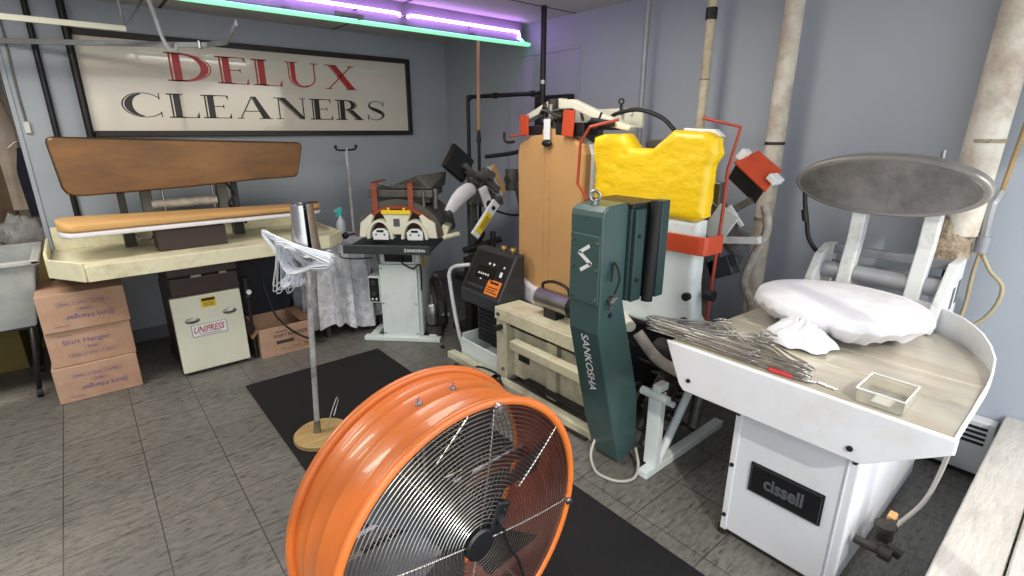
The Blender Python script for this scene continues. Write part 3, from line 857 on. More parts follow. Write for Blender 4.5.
# padded buck (board)
def board_outline(x):
    # half depth along the board, wide at the left end and tapering right
    k = (x + .135) / 1.49
    hw = .20 - .115 * k ** .8
    e = 1.
    if k < .05: e = math.sqrt(max(0, 1 - ((.05 - k) / .05) ** 2))
    if k > .93: e = math.sqrt(max(0, 1 - ((k - .93) / .07) ** 2))
    return hw * max(e, .05)
def pad_surf(z0, z1, shrink=1.):
    def fn(u, v):
        x = -.135 + 1.49 * (1 - math.cos(PI * v)) / 2
        a = 2 * PI * u
        hw = board_outline(x) * shrink
        c, s = math.cos(a), math.sin(a)
        zc, h = (z0 + z1) / 2, (z1 - z0) / 2
        s2 = math.copysign(abs(s) ** .55, s); c2 = math.copysign(abs(c) ** .7, c)
        return (x, 3.85 + hw * c2, zc + .012 - .035 * (x + .135) * .35 + h * (1 - .45 * (x + .135) / 1.49) * s2 * (1 if hw > .01 else .3))
    return fn
part('under_pad', MB().grid(pad_surf(.955, 1.005, .98), 32, 40, close_u=True), 'white_cloth', t, 'white under padding')
part('buck', MB().grid(pad_surf(.985, 1.055), 32, 40, close_u=True), 'tan_board', t, 'tan padded pressing board')
part('buck_clip', MB().tube([(.21, 3.66, .95), (.22, 3.64, .935), (.28, 3.64, .935), (.29, 3.66, .95)], .006), 'dark_metal', t)
part('end_cap', MB().box(1.27, 1.345, 3.83, 3.87, 1.035, 1.046, .004), 'brown_pad', t)
# raised head plate
hp = [(-.086, 1.475), (-.08, 1.50), (-.058, 1.51), (1.29, 1.462), (1.315, 1.452), (1.32, 1.43), (1.27, 1.24), (1.245, 1.222), (.95, 1.215), (.60, 1.195), (.3, 1.185), (.03, 1.178), (-.02, 1.182), (-.05, 1.196), (-.066, 1.23)]
mb = MB(); mb.prism(hp, 'y', 3.965, 4.03, .008)
part('head_plate', mb, 'brown_plate', t, 'raised brown heated plate')
cx_, cz_ = .6, 1.34
rim = [((x - cx_) * 1.008 + cx_, (z - cz_) * 1.03 + cz_) for x, z in hp]
mb = MB(); mb.prism(rim, 'y', 3.985, 4.05, .006)
part('head_rim', mb, 'rim_dark', t, 'dark rim of the plate')
for x in (.2, .85):
    part('lift_arm', MB().box(x - .02, x + .02, 4.06, 4.1, .9, 1.3, .004).box(x - .03, x + .03, 4.08, 4.2, .82, 1.0, .004), 'dark_metal', t)
for x in (.42, .71):
    part('link_rod', MB().cyl((x, 4.06, .9), (x, 4.06, 1.25), .009), 'steel', t)
part('spring_wrap', MB().cyl((.35, 4.08, 1.085), (.73, 4.08, 1.085), .032), 'lagging', t, 'wrapped cylinder')
part('bracket', MB().box(.30, .36, 4.06, 4.14, 1.0, 1.2, .004).box(.74, .80, 4.06, 4.14, 1.0, 1.2, .004), 'press_grey', t)
part('air_hose', MB().tube(bez([(.80, 4.07, 1.2), (.84, 4.06, 1.12), (.80, 4.06, 1.05), (.86, 4.08, .98), (.9, 4.1, .9)], 5), .009), 'black_rubber', t)
part('leg', MB().box(.33, .40, 4.31, 4.40, 0, .80, .005), 'navy_dark', t)

# ---------------------------------------------------------------- cloth covered table, bottle, tee stand
t = thing('side_table', 'small table hidden under a white cloth, behind the hanger stand', 'table', (1.48, 3.85, 0))
part('table_top', MB().box(1.24, 1.70, 3.68, 4.1, .705, .73, .004), 'dark_brown', t)
for x in (1.27, 1.67):
    for y in (3.71, 4.07):
        part('leg', MB().box(x - .018, x + .018, y - .018, y + .018, 0, .705, .003), 'dark_brown', t)
def drape(u, v):
    a = 2 * PI * u
    hx, hy = .245, .225
    c, s = math.cos(a), math.sin(a)
    k = 1 / max(abs(c), abs(s))
    k = min(k, 1.24)
    if v < .25:
        q = v / .25
        return (1.47 + hx * c * k * q, 3.89 + hy * s * k * q, .735 + .004 * noise.noise(Vector((c * q * 4, s * q * 4, 1))))
    q = (v - .25) / .75
    wv = .036 * math.sin(a * 15 + 1.4 * math.sin(3 * a)) * min(1, q * 1.8) + .012 * math.sin(a * 31) * min(1, q * 2)
    fl = 1 + .02 * min(1, q * 8) + .10 * q
    r = 1 + wv / .24
    drop = .735 - (.66 + .035 * math.sin(a * 4 + .7)) * q
    return (1.47 + hx * c * k * fl * r, 3.89 + hy * s * k * fl * r, max(.012, drop))
solo('table_cloth', MB().grid(drape, 160, 26, close_u=True), 'lace_cloth', 'white crushed lace cloth draped over the side table', 'tablecloth', (1.47, 3.89, .73))
t = thing('spray_bottle', 'clear spray bottle with teal nozzle on the white cloth', 'bottle', (1.49, 3.80, .745))
part('bottle', MB().lathe([(0, .745), (.036, .746), (.038, .77), (.038, .85), (.03, .88), (.014, .905), (.013, .93), (0, .93)], (1.49, 3.80, 0), (0, 0, 1), 20), 'bottle_plastic', t)
part('nozzle', MB().cyl((1.49, 3.80, .92), (1.49, 3.80, .945), .015).hexa([(1.45, 3.788, .945), (1.51, 3.788, .945), (1.51, 3.812, .945), (1.45, 3.812, .945), (1.445, 3.79, .965), (1.50, 3.79, .985), (1.50, 3.81, .985), (1.445, 3.81, .965)], .003), 'teal_plastic', t)
part('trigger', MB().tube([(1.47, 3.80, .945), (1.465, 3.80, .92), (1.455, 3.80, .905)], .005), 'teal_plastic', t)
t = thing('garment_stand', 'white tee-shaped garment stand with black hooks against the wall', 'stand', (1.80, 4.32, 0))
part('pole', MB().cyl((1.80, 4.32, .02), (1.80, 4.32, 1.40), .013), 'white_paint_pole', t)
part('cross_bar', MB().tube(bez([(1.69, 4.27, 1.415), (1.70, 4.275, 1.395), (1.75, 4.30, 1.388), (1.80, 4.32, 1.388), (1.85, 4.345, 1.388), (1.90, 4.365, 1.395), (1.91, 4.37, 1.415)], 4), .008), 'black_plastic', t)
for p in ((1.69, 4.27, 1.418), (1.91, 4.37, 1.418)):
    part('hook_knob', MB().ball(p, .013), 'black_plastic', t)
part('adjust_knob', MB().ball((1.83, 4.28, .62), .028).cyl((1.80, 4.32, .62), (1.83, 4.28, .62), .012), 'black_plastic', t)
part('base', MB().cyl((1.80, 4.32, 0), (1.80, 4.32, .025), .17, .14, 32), 'dull_steel', t)

for n_ in ('side_table', 'table_cloth', 'spray_bottle'):
    bpy.data.objects[n_].location += Vector((.02, .06, 0))
# ---------------------------------------------------------------- collar and cuff press (turned 45 degrees)
# own frame: +x to the machine's right as seen, -y towards the viewer
RC = (1.70, 3.34, 0)
t = thing('cuff_press', 'collar and cuff press with arched grey head on a pale green cabinet', 'press', RC, math.radians(-45))
part('base', MB().box(-.29, .30, -.03, .03, 0, .035, .006).box(-.26, -.2, .03, .55, 0, .035, .004).box(.2, .26, .03, .55, 0, .035, .004), 'mint_white', t)
part('column', MB().box(-.10, .16, .03, .42, .03, .73, .006), 'mint_white', t)
fp = part('front_panel', MB().box(-.142, .142, -.005, .03, .03, .60, .005), 'mint_white', t)
mb = MB()
for x in (-.125, .125):
    for z in (.06, .3, .57): mb.cyl((x, -.004, z), (x, -.010, z), .006, seg=10)
part('screw', mb, 'steel', fp)
part('window_panel', MB().box(-.13, .13, .0, .03, .605, .715, .004), 'mint_white', t)
part('display', MB().box(-.095, .115, -.004, .002, .622, .70, .003), 'screen_dark', t)
cb = part('control_box', MB().box(-.235, -.146, .0, .16, .30, .505, .005), 'mint_white', t, 'small control box with black knobs')
part('face_plate', MB().box(-.228, -.153, -.004, .0, .31, .495, .002), 'black_plastic', cb)
for z in (.46, .375): part('knob', MB().cyl((-.19, -.004, z), (-.19, -.022, z), .018, seg=16).cyl((-.19, -.022, z), (-.19, -.024, z), .008, seg=12), 'dark_grey_plastic', cb)
part('toggle_switch', MB().cyl((-.205, -.004, .332), (-.205, -.016, .332), .007).cyl((-.175, -.004, .332), (-.175, -.016, .332), .007), 'white_plastic', cb)
pl = part('platform', MB().box(-.375, .25, -.14, .40, .715, .735, .004).box(-.375, .25, -.15, -.13, .70, .765, .005), 'dark_grey_plastic', t)
mb = MB().text('SANKOSHA', (.155, -.1512, .732), (1, 0, 0), (0, 0, 1), .13, .02, offset=.02)
mb.flat([[(.066, .735), (.078, .745), (.084, .741), (.074, .733)], [(.088, .729), (.076, .719), (.070, .723), (.080, .731)]], (0, -.1512, 0), (1, 0, 0), (0, 0, 1))
part('lettering', mb, 'white_print', pl, recalc=False)
part('table_slot', MB().box(-.36, .2, -.12, .0, .736, .742, .002), 'black_plastic', t)
# arched press head (half barrel) behind the platform
def archpts(rx, rz, z0, n=20): return [(rx * math.cos(PI * k / n), z0 + rz * math.sin(PI * k / n)) for k in range(n + 1)]
def ring_arch(rx0, rz0, rx1, rz1, z0, y0, y1, cx=0., n=24):
    m_ = MB()
    a = archpts(rx0, rz0, z0, n); b = archpts(rx1, rz1, z0, n)
    for k in range(n):
        A, B, C_, D = a[k], a[k + 1], b[k + 1], b[k]
        m_.hexa([(cx + p[0], y0, p[1]) for p in (A, B, C_, D)] + [(cx + p[0], y1, p[1]) for p in (A, B, C_, D)], 0)
    return m_
part('head_shell', ring_arch(.325, .272, .27, .22, .80, -.02, .42), 'press_grey', t, 'arched grey steel head')
part('felt_edge', ring_arch(.288, .228, .262, .206, .80, -.04, -.015), 'rust_strap', t)
part('head_face', MB().prism([(-.27, .80)] + archpts(.265, .208, .80)[::-1] + [], 'y', .02, .06), 'brown_pad', t, 'brown padded inner face')
part('side_jaw', MB().prism([(-.285, .80), (-.235, .80), (-.17, .955), (-.19, .97), (-.27, .905)], 'y', -.05, .0, .006), 'cream_light', t)
part('side_jaw', MB().prism([(.285, .80), (.225, .80), (.16, .955), (.18, .97), (.27, .905)], 'y', -.05, .0, .006), 'cream_light', t)
part('centre_jaw', MB().prism([(-.105, .985), (.105, .985), (.10, .965), (.055, .87), (.03, .825), (-.03, .825), (-.055, .87), (-.10, .965)], 'y', -.06, -.01, .008), 'cream_light', t)
part('yellow_strip', MB().box(-.105, .105, -.07, -.055, .972, 1.0, .003).box(-.06, -.045, -.07, -.055, 1.0, 1.018, .002).box(.05, .065, -.07, -.055, 1.0, 1.018, .002), 'yellow_label', t, 'yellow warning strip')
part('label_plate', MB().box(-.022, .022, -.064, -.059, .885, .94, .001), 'grey_print', t)
for s in (-1, 1):
    hf = part('cuff_form', ring_arch(.096, .138, .078, .12, .795, -.07, .0, s * .125, 14), 'cream_light', t, 'arched cuff form')
    part('cuff_block', MB().prism([(s * .125 - .055, .785), (s * .125 + .055, .785), (s * .125 + .06, .845), (s * .125 + .025, .865), (s * .125 - .03, .865), (s * .125 - .06, .84)], 'y', -.06, .0, .006), 'white_plastic', hf)
    part('pivot', MB().cyl((s * .125 - .03, -.06, .825), (s * .125 - .03, -.066, .825), .006).cyl((s * .125 + .03, -.06, .825), (s * .125 + .03, -.066, .825), .006).box(s * .125 - .025, s * .125 + .025, -.064, -.06, .842, .858, .001), 'dark_metal', hf)
    st = part('strap', MB().box(s * .13 - .02 - .03, s * .13 + .02 - .03, -.03, -.02, .99, 1.19, .003).box(s * .13 - .05, s * .13 - .01, -.03, .2, 1.18, 1.19, .003), 'rust_strap', t, 'red brown steel strap')
    part('rivet', MB().cyl((s * .13 - .03, -.03, 1.15), (s * .13 - .03, -.034, 1.15), .006).cyl((s * .13 - .03, -.03, 1.06), (s * .13 - .03, -.034, 1.06), .006), 'steel', st)
part('top_beam', MB().box(-.22, .25, .0, .34, 1.08, 1.135, .008).box(-.18, .22, .04, .3, 1.04, 1.08, .004), 'press_grey', t)
part('hood', MB().hexa([(-.12, .02, 1.14), (.24, .02, 1.14), (.28, .3, 1.14), (-.1, .3, 1.14), (-.02, .05, 1.17), (.14, .0, 1.235), (.30, .28, 1.245), (.02, .3, 1.17)], .006), 'press_grey', t, 'slanted grey hood')
part('air_fitting', MB().cyl((-.15, .0, 1.15), (-.15, .0, 1.19), .014).cyl((-.13, .0, 1.18), (-.05, .0, 1.16), .008).cyl((.19, -.01, 1.02), (.19, -.01, 1.13), .01).cyl((.26, .05, 1.0), (.26, .05, 1.14), .018), 'dull_steel', t)
part('drain_can', MB().lathe([(0, .13), (.04, .13), (.045, .15), (.045, .27), (.03, .29), (0, .29)], (.235, .05, 0), (0, 0, 1), 20).cyl((.235, .05, .28), (.235, .05, .36), .012), 'steel', t)
part('pipework', MB().tube(bez([(.20, .2, .05), (.25, .12, .2), (.2, .2, .4), (.26, .1, .5)], 5), .018).tube(bez([(.28, .3, .05), (.3, .2, .25), (.26, .2, .45)], 5), .014).box(.18, .30, .05, .3, .04, .1, .005), 'grime_metal', t)
part('cable', MB().tube(bez([(-.37, -.14, .71), (-.36, -.13, .68), (-.26, -.10, .665), (-.16, -.08, .67)], 5), .005).tube(bez([(.02, -.05, .70), (.05, -.03, .62), (.12, -.02, .58), (.17, .0, .6), (.165, .03, .4)], 6), .006), 'black_rubber', t)
part('yellow_tag', MB().box(.1605, .163, .08, .15, .56, .64, .0), 'yellow_label', t)
part('left_knob', MB().ball((-.40, .06, .80), .025).cyl((-.40, .06, .80), (-.3, .06, .82), .008), 'black_plastic', t)
part('right_bracket', MB().obox((.33, .05, .85), (.05, .12, .08), (0, .3, 0), .006).cyl((.32, -.01, .80), (.44, -.01, .83), .018), 'cream_frame', t)

for ch in t.children:
    if ch.name.split('.')[0] in ('platform', 'head_shell', 'felt_edge', 'head_face', 'side_jaw', 'centre_jaw', 'yellow_strip', 'label_plate', 'cuff_form', 'strap', 'top_beam', 'hood', 'air_fitting', 'table_slot', 'right_bracket'):
        for q in [ch] + list(ch.children): q.data.transform(Matrix.Translation((.035, 0, .012)))

# ---------------------------------------------------------------- sleeve press behind the cuff press
t = thing('sleeve_press', 'grey sleeve press with white arm form, dark square plate and yellow-label arm', 'press', (2.25, 3.15, 0))
part('post', MB().box(2.25, 2.31, 3.16, 3.22, .03, 1.12, .006), 'press_grey', t)
part('base', MB().box(2.14, 2.46, 2.98, 3.30, 0, .05, .006), 'dark_metal', t)
bp = part('back_plate', MB().obox((2.16, 3.18, 1.318), (.21, .035, .19), (math.radians(-8), math.radians(38), 0), .005), 'black_plastic', t, 'dark square plate')
part('plate_edge', MB().obox((2.16, 3.205, 1.324), (.225, .012, .205), (math.radians(-8), math.radians(38), 0), .003), 'steel', bp)
part('tan_pad', MB().obox((2.46, 3.10, 1.19), (.045, .03, .24), (0, math.radians(-28), 0), .006), 'tan_board', t, 'tan covered pad')
part('pad_backing', MB().obox((2.432, 3.10, 1.18), (.012, .035, .245), (0, math.radians(-28), 0), .003), 'white_plastic', t)
mb = MB()
mb.obox((2.28, 3.15, 1.22), (.26, .05, .04), (0, .75, 0), .004); mb.obox((2.32, 3.14, 1.15), (.24, .05, .03), (0, .6, 0), .004); mb.obox((2.36, 3.15, 1.05), (.16, .08, .12), (0, .3, 0), .006)
mb.obox((2.26, 3.1, 1.1), (.20, .02, .03), (0, -.8, 0), .003)
mb.obox((2.36, 3.06, 1.17), (.20, .03, .05), (0, .62, .1), .004); mb.obox((2.33, 3.05, 1.24), (.10, .06, .06), (0, .5, 0), .006); mb.cyl((2.27, 3.08, 1.24), (2.27, 3.0, 1.24), .03); mb.obox((2.42, 3.08, 1.02), (.12, .05, .06), (0, -.3, 0), .005)
part('linkage', mb, 'dull_steel', t)
part('rod', MB().cyl((2.18, 3.12, 1.26), (2.42, 3.12, 1.10), .008).cyl((2.2, 3.1, 1.2), (2.40, 3.1, 1.0), .008).tube(bez([(2.15, 3.12, 1.12), (2.16, 3.1, 1.16), (2.15, 3.1, 1.2)], 4), .008), 'steel', t)
# white arm form
def arm(u, v):
    a = 2 * PI * u
    P = Vector((1.955, 3.03, .985)).lerp(Vector((2.24, 3.1, 1.15)), v) + Vector((-.02, 0, .05)) * .5 * math.sin(PI * v)
    d = Vector((.25, .08, .20)).normalized(); up = Vector((0, 0, 1)); n_ = d.cross(up).normalized(); w = n_.cross(d)
    r = .028 + .036 * math.sin(PI * min(1, v * .6 + .12)); e = math.sqrt(max(0, 1 - max(0, (v - .86) / .14) ** 2)); r *= max(e, .03)
    return P + (n_ * math.cos(a) * .55 + w * math.sin(a)) * r
part('arm_form', MB().grid(arm, 20, 20, close_u=True), 'white_cloth', t, 'white cloth covered arm form')
part('cuff_clamp', MB().cyl((1.93, 3.015, .97), (1.965, 3.03, .99), .032, .036, 16), 'dark_grey_plastic', t)
mb = MB(); mb.obox((2.29, 3.02, 1.06), (.07, .03, .20), (0, math.radians(-22), 0), .008)
part('grey_lever', mb, 'white_cast', t)
part('lever_hole', MB().cyl((2.30, 3.004, 1.03), (2.30, 3.0, 1.03), .026), 'black_plastic', t)
ya = part('label_arm', MB().obox((2.255, 2.99, .925), (.31, .02, .075), (0, math.radians(-48), 0), .004), 'white_plastic', t, 'white arm with a yellow label')
part('yellow_label', MB().obox((2.232, 2.978, .898), (.17, .004, .055), (0, math.radians(-48), 0), .001), 'yellow_label', ya)
mb = MB()
dr_ = Vector((math.cos(math.radians(48)), 0, math.sin(math.radians(48)))); du_ = Vector((-dr_.z, 0, dr_.x))
mb.flat([rect(-.05, .005 - k * .014, .055, .010 - k * .014) for k in range(3)], Vector((2.232, 2.9755, .90)), dr_, du_)
part('label_print', mb, 'letter_black', ya, recalc=False)
part('arm_hole', MB().cyl((2.322, 2.981, 1.0), (2.322, 2.976, 1.0), .016), 'black_plastic', ya)
mb = MB()
mb.cyl((2.55, 3.1, 1.18), (2.72, 3.1, 1.2), .035); mb.cyl((2.60, 3.1, 1.1), (2.60, 3.1, 1.26), .05); mb.obox((2.62, 3.0, 1.03), (.06, .05, .25), (0, -.3, 0), .006); mb.cyl((2.66, 3.05, 1.25), (2.72, 3.0, 1.3), .02); mb.obox((2.68, 2.98, .9), (.05, .05, .2), (0, .2, 0), .006)
part('cylinder_cluster', mb, 'press_grey', t, 'grey air cylinder cluster')
part('hose', MB().tube(bez([(2.5, 3.3, 1.35), (2.6, 3.1, 1.38), (2.75, 2.95, 1.43), (2.8, 2.8, 1.5)], 6), .016).tube(bez([(2.36, 3.05, .98), (2.5, 3.02, .93), (2.62, 3.0, .93), (2.72, 3., 1.05)], 6), .008).tube(bez([(2.25, 3.1, .9), (2.28, 3.05, .8), (2.24, 3.1, .7), (2.3, 3.08, .5)], 6), .012), 'black_rubber', t)
mb = MB()
mb.box(2.12, 2.44, 3.0, 3.1, .60, .64, .006); mb.box(2.16, 2.44, 3.1, 3.28, .42, .47, .006); mb.cyl((2.10, 3.05, .7), (2.44, 3.05, .74), .025); mb.box(2.14, 2.20, 3.04, 3.12, .05, .6, .004); mb.box(2.36, 2.42, 3.04, 3.12, .05, .6, .004)
mb.cyl((2.15, 3.0, .50), (2.4, 2.98, .52), .03); mb.cyl((2.33, 3.0, .5), (2.33, 3.0, .82), .022); mb.cyl((2.26, 3.2, .05), (2.26, 3.2, .6), .02)
part('frame', mb, 'dark_metal', t)

# ---------------------------------------------------------------- control console
t = thing('control_console', 'dark sloping control console with orange warning sticker and white hand rail', 'console', (2.02, 2.62, 0))
cs = [(1.90, .43), (1.89, .51), (2.045, .785), (2.11, .785), (2.11, .40), (1.95, .40)]
def prism_xz(pts, y0, y1, bev): return MB().prism(pts, 'y', y0, y1, bev)
part('housing', prism_xz(cs, 2.385, 2.805, .008), 'dark_grey_plastic', t)
a_, b_ = Vector((1.89, 0, .51)), Vector((2.045, 0, .785))
upv = (b_ - a_).normalized(); nrm = Vector((-upv.z, 0, upv.x)); rgt = Vector((0, -1, 0))
def onface(s, w, d=.0015): return a_ + upv * s + Vector((0, 2.805 - w, 0)) + nrm * d
fc = MB(); fc.flat([rect(.02, .02, .40, .295)], onface(0, 0, .001), rgt, upv)
face = part('face', fc, 'black_plastic', t, 'black control face', recalc=False)
def fpart(name, rects, m, lab=None, d=.002):
    q = MB(); q.flat(rects, onface(0, 0, d), rgt, upv); return part(name, q, m, face, lab, recalc=False)
st = fpart('warning_sticker', [rect(.25, .025, .385, .125)], 'orange_label', 'orange warning sticker')
fpart('sticker_print', [rect(.275, .10, .36, .115)] + [rect(.262, .04 + k * .016, .372 - .02 * (k % 2), .046 + k * .016) for k in range(3)], 'letter_black', d=.0025)
fpart('display_window', [rect(.10, .115, .29, .20)], 'screen_dark')
fpart('lamp_row', [rect(.12 + k * .025, .14, .135 + k * .025, .152) for k in range(5)] + [rect(.16, .105, .175, .115), rect(.19, .215, .21, .23), rect(.235, .215, .255, .23)], 'white_print', d=.003)
q = MB().text('SANKOSHA', onface(.055, .14, .003), rgt, upv, .18, .02, offset=.01)
part('lettering', q, 'grey_print', face, recalc=False)
fpart('rocker_switch', [rect(.335, .155, .36, .19)], 'white_print', d=.004)
fpart('gauge_mark', [rect(.345, .215, .36, .228)], 'white_print', d=.004)
for y in (2.47, 2.56):
    part('valve_knob', MB().cyl((2.08, y, .784), (2.08, y, .805), .008).cyl((2.08, y, .805), (2.08, y, .822), .022, .018, 14), 'brass', t, 'small brass valve')
part('mesh_column', MB().box(2.0, 2.12, 2.44, 2.76, .12, .42, .005), 'black_plastic', t)
mb = MB()
for k in range(9): mb.box(1.994, 2.0, 2.45 + k * .035, 2.458 + k * .035, .15, .42, 0)
for k in range(9): mb.box(1.992, 1.998, 2.45, 2.75, .15 + k * .032, .157 + k * .032, 0)
part('mesh_guard', mb, 'dark_grey_plastic', t)
part('tray', MB().box(1.88, 2.14, 2.385, 2.80, .0, .012, .002).box(1.88, 1.892, 2.385, 2.80, .012, .15, .003).box(1.892, 2.14, 2.788, 2.80, .012, .18, .003), 'mint_white', t, 'pale base tray')
part('hand_rail', MB().tube(bez([(1.92, 2.815, .012), (1.90, 2.87, .2), (1.885, 2.925, .52), (1.89, 2.93, .60), (1.91, 2.90, .64), (1.95, 2.84, .655), (1.98, 2.81, .66)], 6), .014, 12), 'white_paint_pole', t, 'white hand rail')

# ---------------------------------------------------------------- double buck shirt press
t = thing('shirt_press', 'double form shirt press on cream frame, tan form and yellow wrapped form', 'press', (2.1, 1.9, 0))
# base frame
mb = MB()
mb.box(1.80, 1.86, 1.48, 2.86, 0, .045, .004); mb.box(1.80, 2.55, 2.30, 2.36, 0, .045, .004)
part('floor_rail', mb, 'cream_frame', t)
part('lower_panel', MB().box(1.92, 1.945, 1.58, 2.36, .05, .42, .004), 'cream_frame', t, 'cream lower panel')
part('panel_window', MB().box(1.915, 1.921, 2.12, 2.22, .17, .25, .002), 'dark_metal', t)
part('end_post', MB().box(1.86, 1.93, 2.27, 2.37, .04, .44, .006), 'cream_frame', t)
part('mid_post', MB().box(1.89, 1.925, 1.86, 1.94, .04, .42, .004).box(1.885, 1.90, 1.88, 1.92, .3, .36, .002), 'cream_frame', t)
part('top_beam', MB().box(1.86, 2.06, 1.50, 2.38, .455, .50, .006).box(1.855, 1.875, 1.50, 2.38, .42, .50, .005), 'cream_paint', t, 'long cream top beam')
part('slide_rail', MB().box(1.89, 1.93, 1.5, 2.30, .385, .43, .004).cyl((1.86, 2.32, .38), (1.80, 2.32, .38), .018), 'dark_metal', t)
part('front_arm', MB().box(1.79, 1.85, 1.55, 2.16, .30, .355, .005), 'cream_paint', t)
part('arm_end', MB().box(1.796, 1.845, 2.158, 2.163, .306, .349, .002), 'dark_metal', t)
part('lower_channel', MB().box(1.86, 1.90, 1.50, 2.10, .075, .10, .003), 'dark_metal', t)
part('bolt', MB().cyl((1.86, 2.34, .46), (1.845, 2.34, .46), .012).cyl((1.86, 2.34, .36), (1.845, 2.34, .36), .014).cyl((1.86, 2.30, .1), (1.85, 2.30, .1), .01), 'steel', t)
part('rear_box', MB().box(2.12, 2.60, 1.5, 2.36, .05, .45, .006), 'dark_metal', t)
# cables on floor
part('cable', MB().tube(bez([(1.76, 2.7, .012), (1.75, 2.45, .012), (1.79, 2.3, .05), (1.76, 2.15, .012), (1.72, 1.95, .012), (1.77, 1.7, .012), (1.76, 1.5, .03)], 6), .01).tube(bez([(1.79, 2.5, .06), (1.77, 2.38, .1), (1.80, 2.28, .08), (1.77, 2.2, .03)], 6), .007), 'black_rubber', t)
# tan buck
def buck_outline(hw, zb, zs, zt, nk, curve=.02):
    pts = [(-hw * .98, zb), (-hw * .95, zb - .05), (hw * .95, zb - .05), (hw * .98, zb), (hw * .97, (zb + zs) / 2), (hw, zs - .16), (hw * 1.0, zs - .05), (hw * .93, zs), (hw * .6, zs + (zt - zs) * .45), (nk, zt - .03), (nk * .9, zt),
           (-nk * .9, zt), (-nk, zt - .03), (-hw * .6, zs + (zt - zs) * .45), (-hw * .93, zs), (-hw * 1.0, zs - .05), (-hw, zs - .16), (-hw * .97, (zb + zs) / 2)]
    return pts
YT = 2.25
ol = [(YT + a, z) for a, z in buck_outline(.285, .56, 1.47, 1.57, .075)]
part('white_liner', MB().prism([(YT + (y - YT) * 1.02, z if z > 1. else z + .02) for y, z in ol], 'x', 2.225, 2.30, .02), 'white_cloth', t, 'white padding behind the tan form')
part('tan_form', MB().prism(ol, 'x', 2.17, 2.24, .028, 4), 'tan_cloth', t, 'tan cloth shirt body form')
mb = MB()
for k in range(7): mb.ball((2.169, YT + .004 * (-1) ** k, .78 + k * .095), (.003, .006, .006), 8, 6)
mb.box(2.1675, 2.171, YT - .020, YT - .017, .56, 1.5, 0); mb.box(2.1675, 2.171, YT + .03, YT + .033, .56, 1.5, 0)
part('placket', mb, 'tan_cloth', t, 'button line')
part('lower_pad', MB().prism([(YT - .26, .47), (YT + .05, .45), (YT + .22, .47), (YT + .285, .53), (YT + .305, .70), (YT + .285, .74), (YT + .25, .62), (YT + .1, .575), (YT - .26, .565)], 'x', 2.135, 2.185, .018, 3), 'white_cloth', t)
hc = part('clamp_cylinder', MB().cyl((2.0, 2.12, .60), (2.0, 1.86, .60), .058, seg=24), 'steel', t, 'silver clamp cylinder')
part('cylinder_cap', MB().cyl((2.0, 1.87, .60), (2.0, 1.70, .60), .05, seg=20), 'black_rubber', hc)
part('carry_handle', MB().tube(bez([(2.0, 2.10, .655), (2.0, 2.09, .69), (2.0, 2.0, .715), (2.0, 1.90, .70), (2.0, 1.88, .655)], 5), .009), 'dark_metal', hc)
part('cylinder_mount', MB().box(1.96, 2.04, 1.95, 2.05, .495, .56, .004), 'dark_metal', t)
# collar clamp head above the tan buck
part('orange_tab', MB().obox((2.15, YT + .195, 1.575), (.012, .075, .12), (0, 0, 0), .003), 'orange_red', t, 'orange clamp tab')
part('orange_tab', MB().obox((2.15, YT - .175, 1.585), (.012, .085, .14), (.08, 0, 0), .003), 'orange_red', t, 'orange clamp tab')
part('clamp_body', MB().box(2.17, 2.29, YT + .05, YT + .23, 1.52, 1.575, .005).box(2.17, 2.29, YT - .27, YT - .05, 1.52, 1.59, .005), 'black_plastic', t)
mb = MB()
mb.cyl((2.2, YT, 1.58), (2.2, YT, 1.72), .03); mb.cyl((2.18, YT - .04, 1.56), (2.18, YT - .02, 1.66), .014); mb.cyl((2.18, YT + .04, 1.6), (2.18, YT + .05, 1.70), .012); mb.obox((2.22, YT - .02, 1.62), (.08, .10, .06), (.2, 0, 0), .006)
mb.tube(bez([(2.17, YT + .06, 1.64), (2.15, YT + .02, 1.68), (2.15, YT - .04, 1.64), (2.17, YT - .1, 1.62)], 5), .008)
part('neck_mechanism', mb, 'grime_metal', t)
part('neck_fitting', MB().cyl((2.165, YT + .03, 1.60), (2.165, YT - .06, 1.625), .016).cyl((2.16, YT - .02, 1.6), (2.16, YT - .02, 1.69), .012).tube(bez([(2.16, YT + .08, 1.62), (2.15, YT + .04, 1.66), (2.155, YT - .02, 1.65), (2.16, YT - .08, 1.66)], 5), .006), 'steel', t, 'bright metal neck fittings')
part('neck_tag', MB().box(2.145, 2.155, YT - .03, YT + .02, 1.495, 1.61, .003), 'white_print', t)
part('neck_block', MB().ball((2.15, YT - .005, 1.475), (.02, .04, .02)), 'black_plastic', t)
def shape_yz(pts, x0, x1, m_, name, lab=None, bev=.006): return part(name, MB().prism(pts, 'x', x0, x1, bev), m_, t, lab)
shape_yz([(2.58, 1.615), (2.32, 1.715), (2.22, 1.725), (2.22, 1.685), (2.32, 1.665), (2.56, 1.590)], 2.225, 2.29, 'cream_light', 'yoke_arm', 'pale cream yoke arm')
shape_yz([(2.29, 1.715), (2.12, 1.715), (1.78, 1.59), (1.70, 1.565), (1.72, 1.545), (1.84, 1.565), (2.12, 1.665), (2.28, 1.665)], 2.22, 2.27, 'cream_light', 'yoke_arm', 'pale cream yoke arm')
part('yoke_plate', MB().box(2.40, 2.42, 1.77, 2.3, 1.56, 1.665, .004).cyl((2.40, 1.84, 1.64), (2.39, 1.84, 1.64), .012), 'cream_light', t, 'pale cream rear plate')
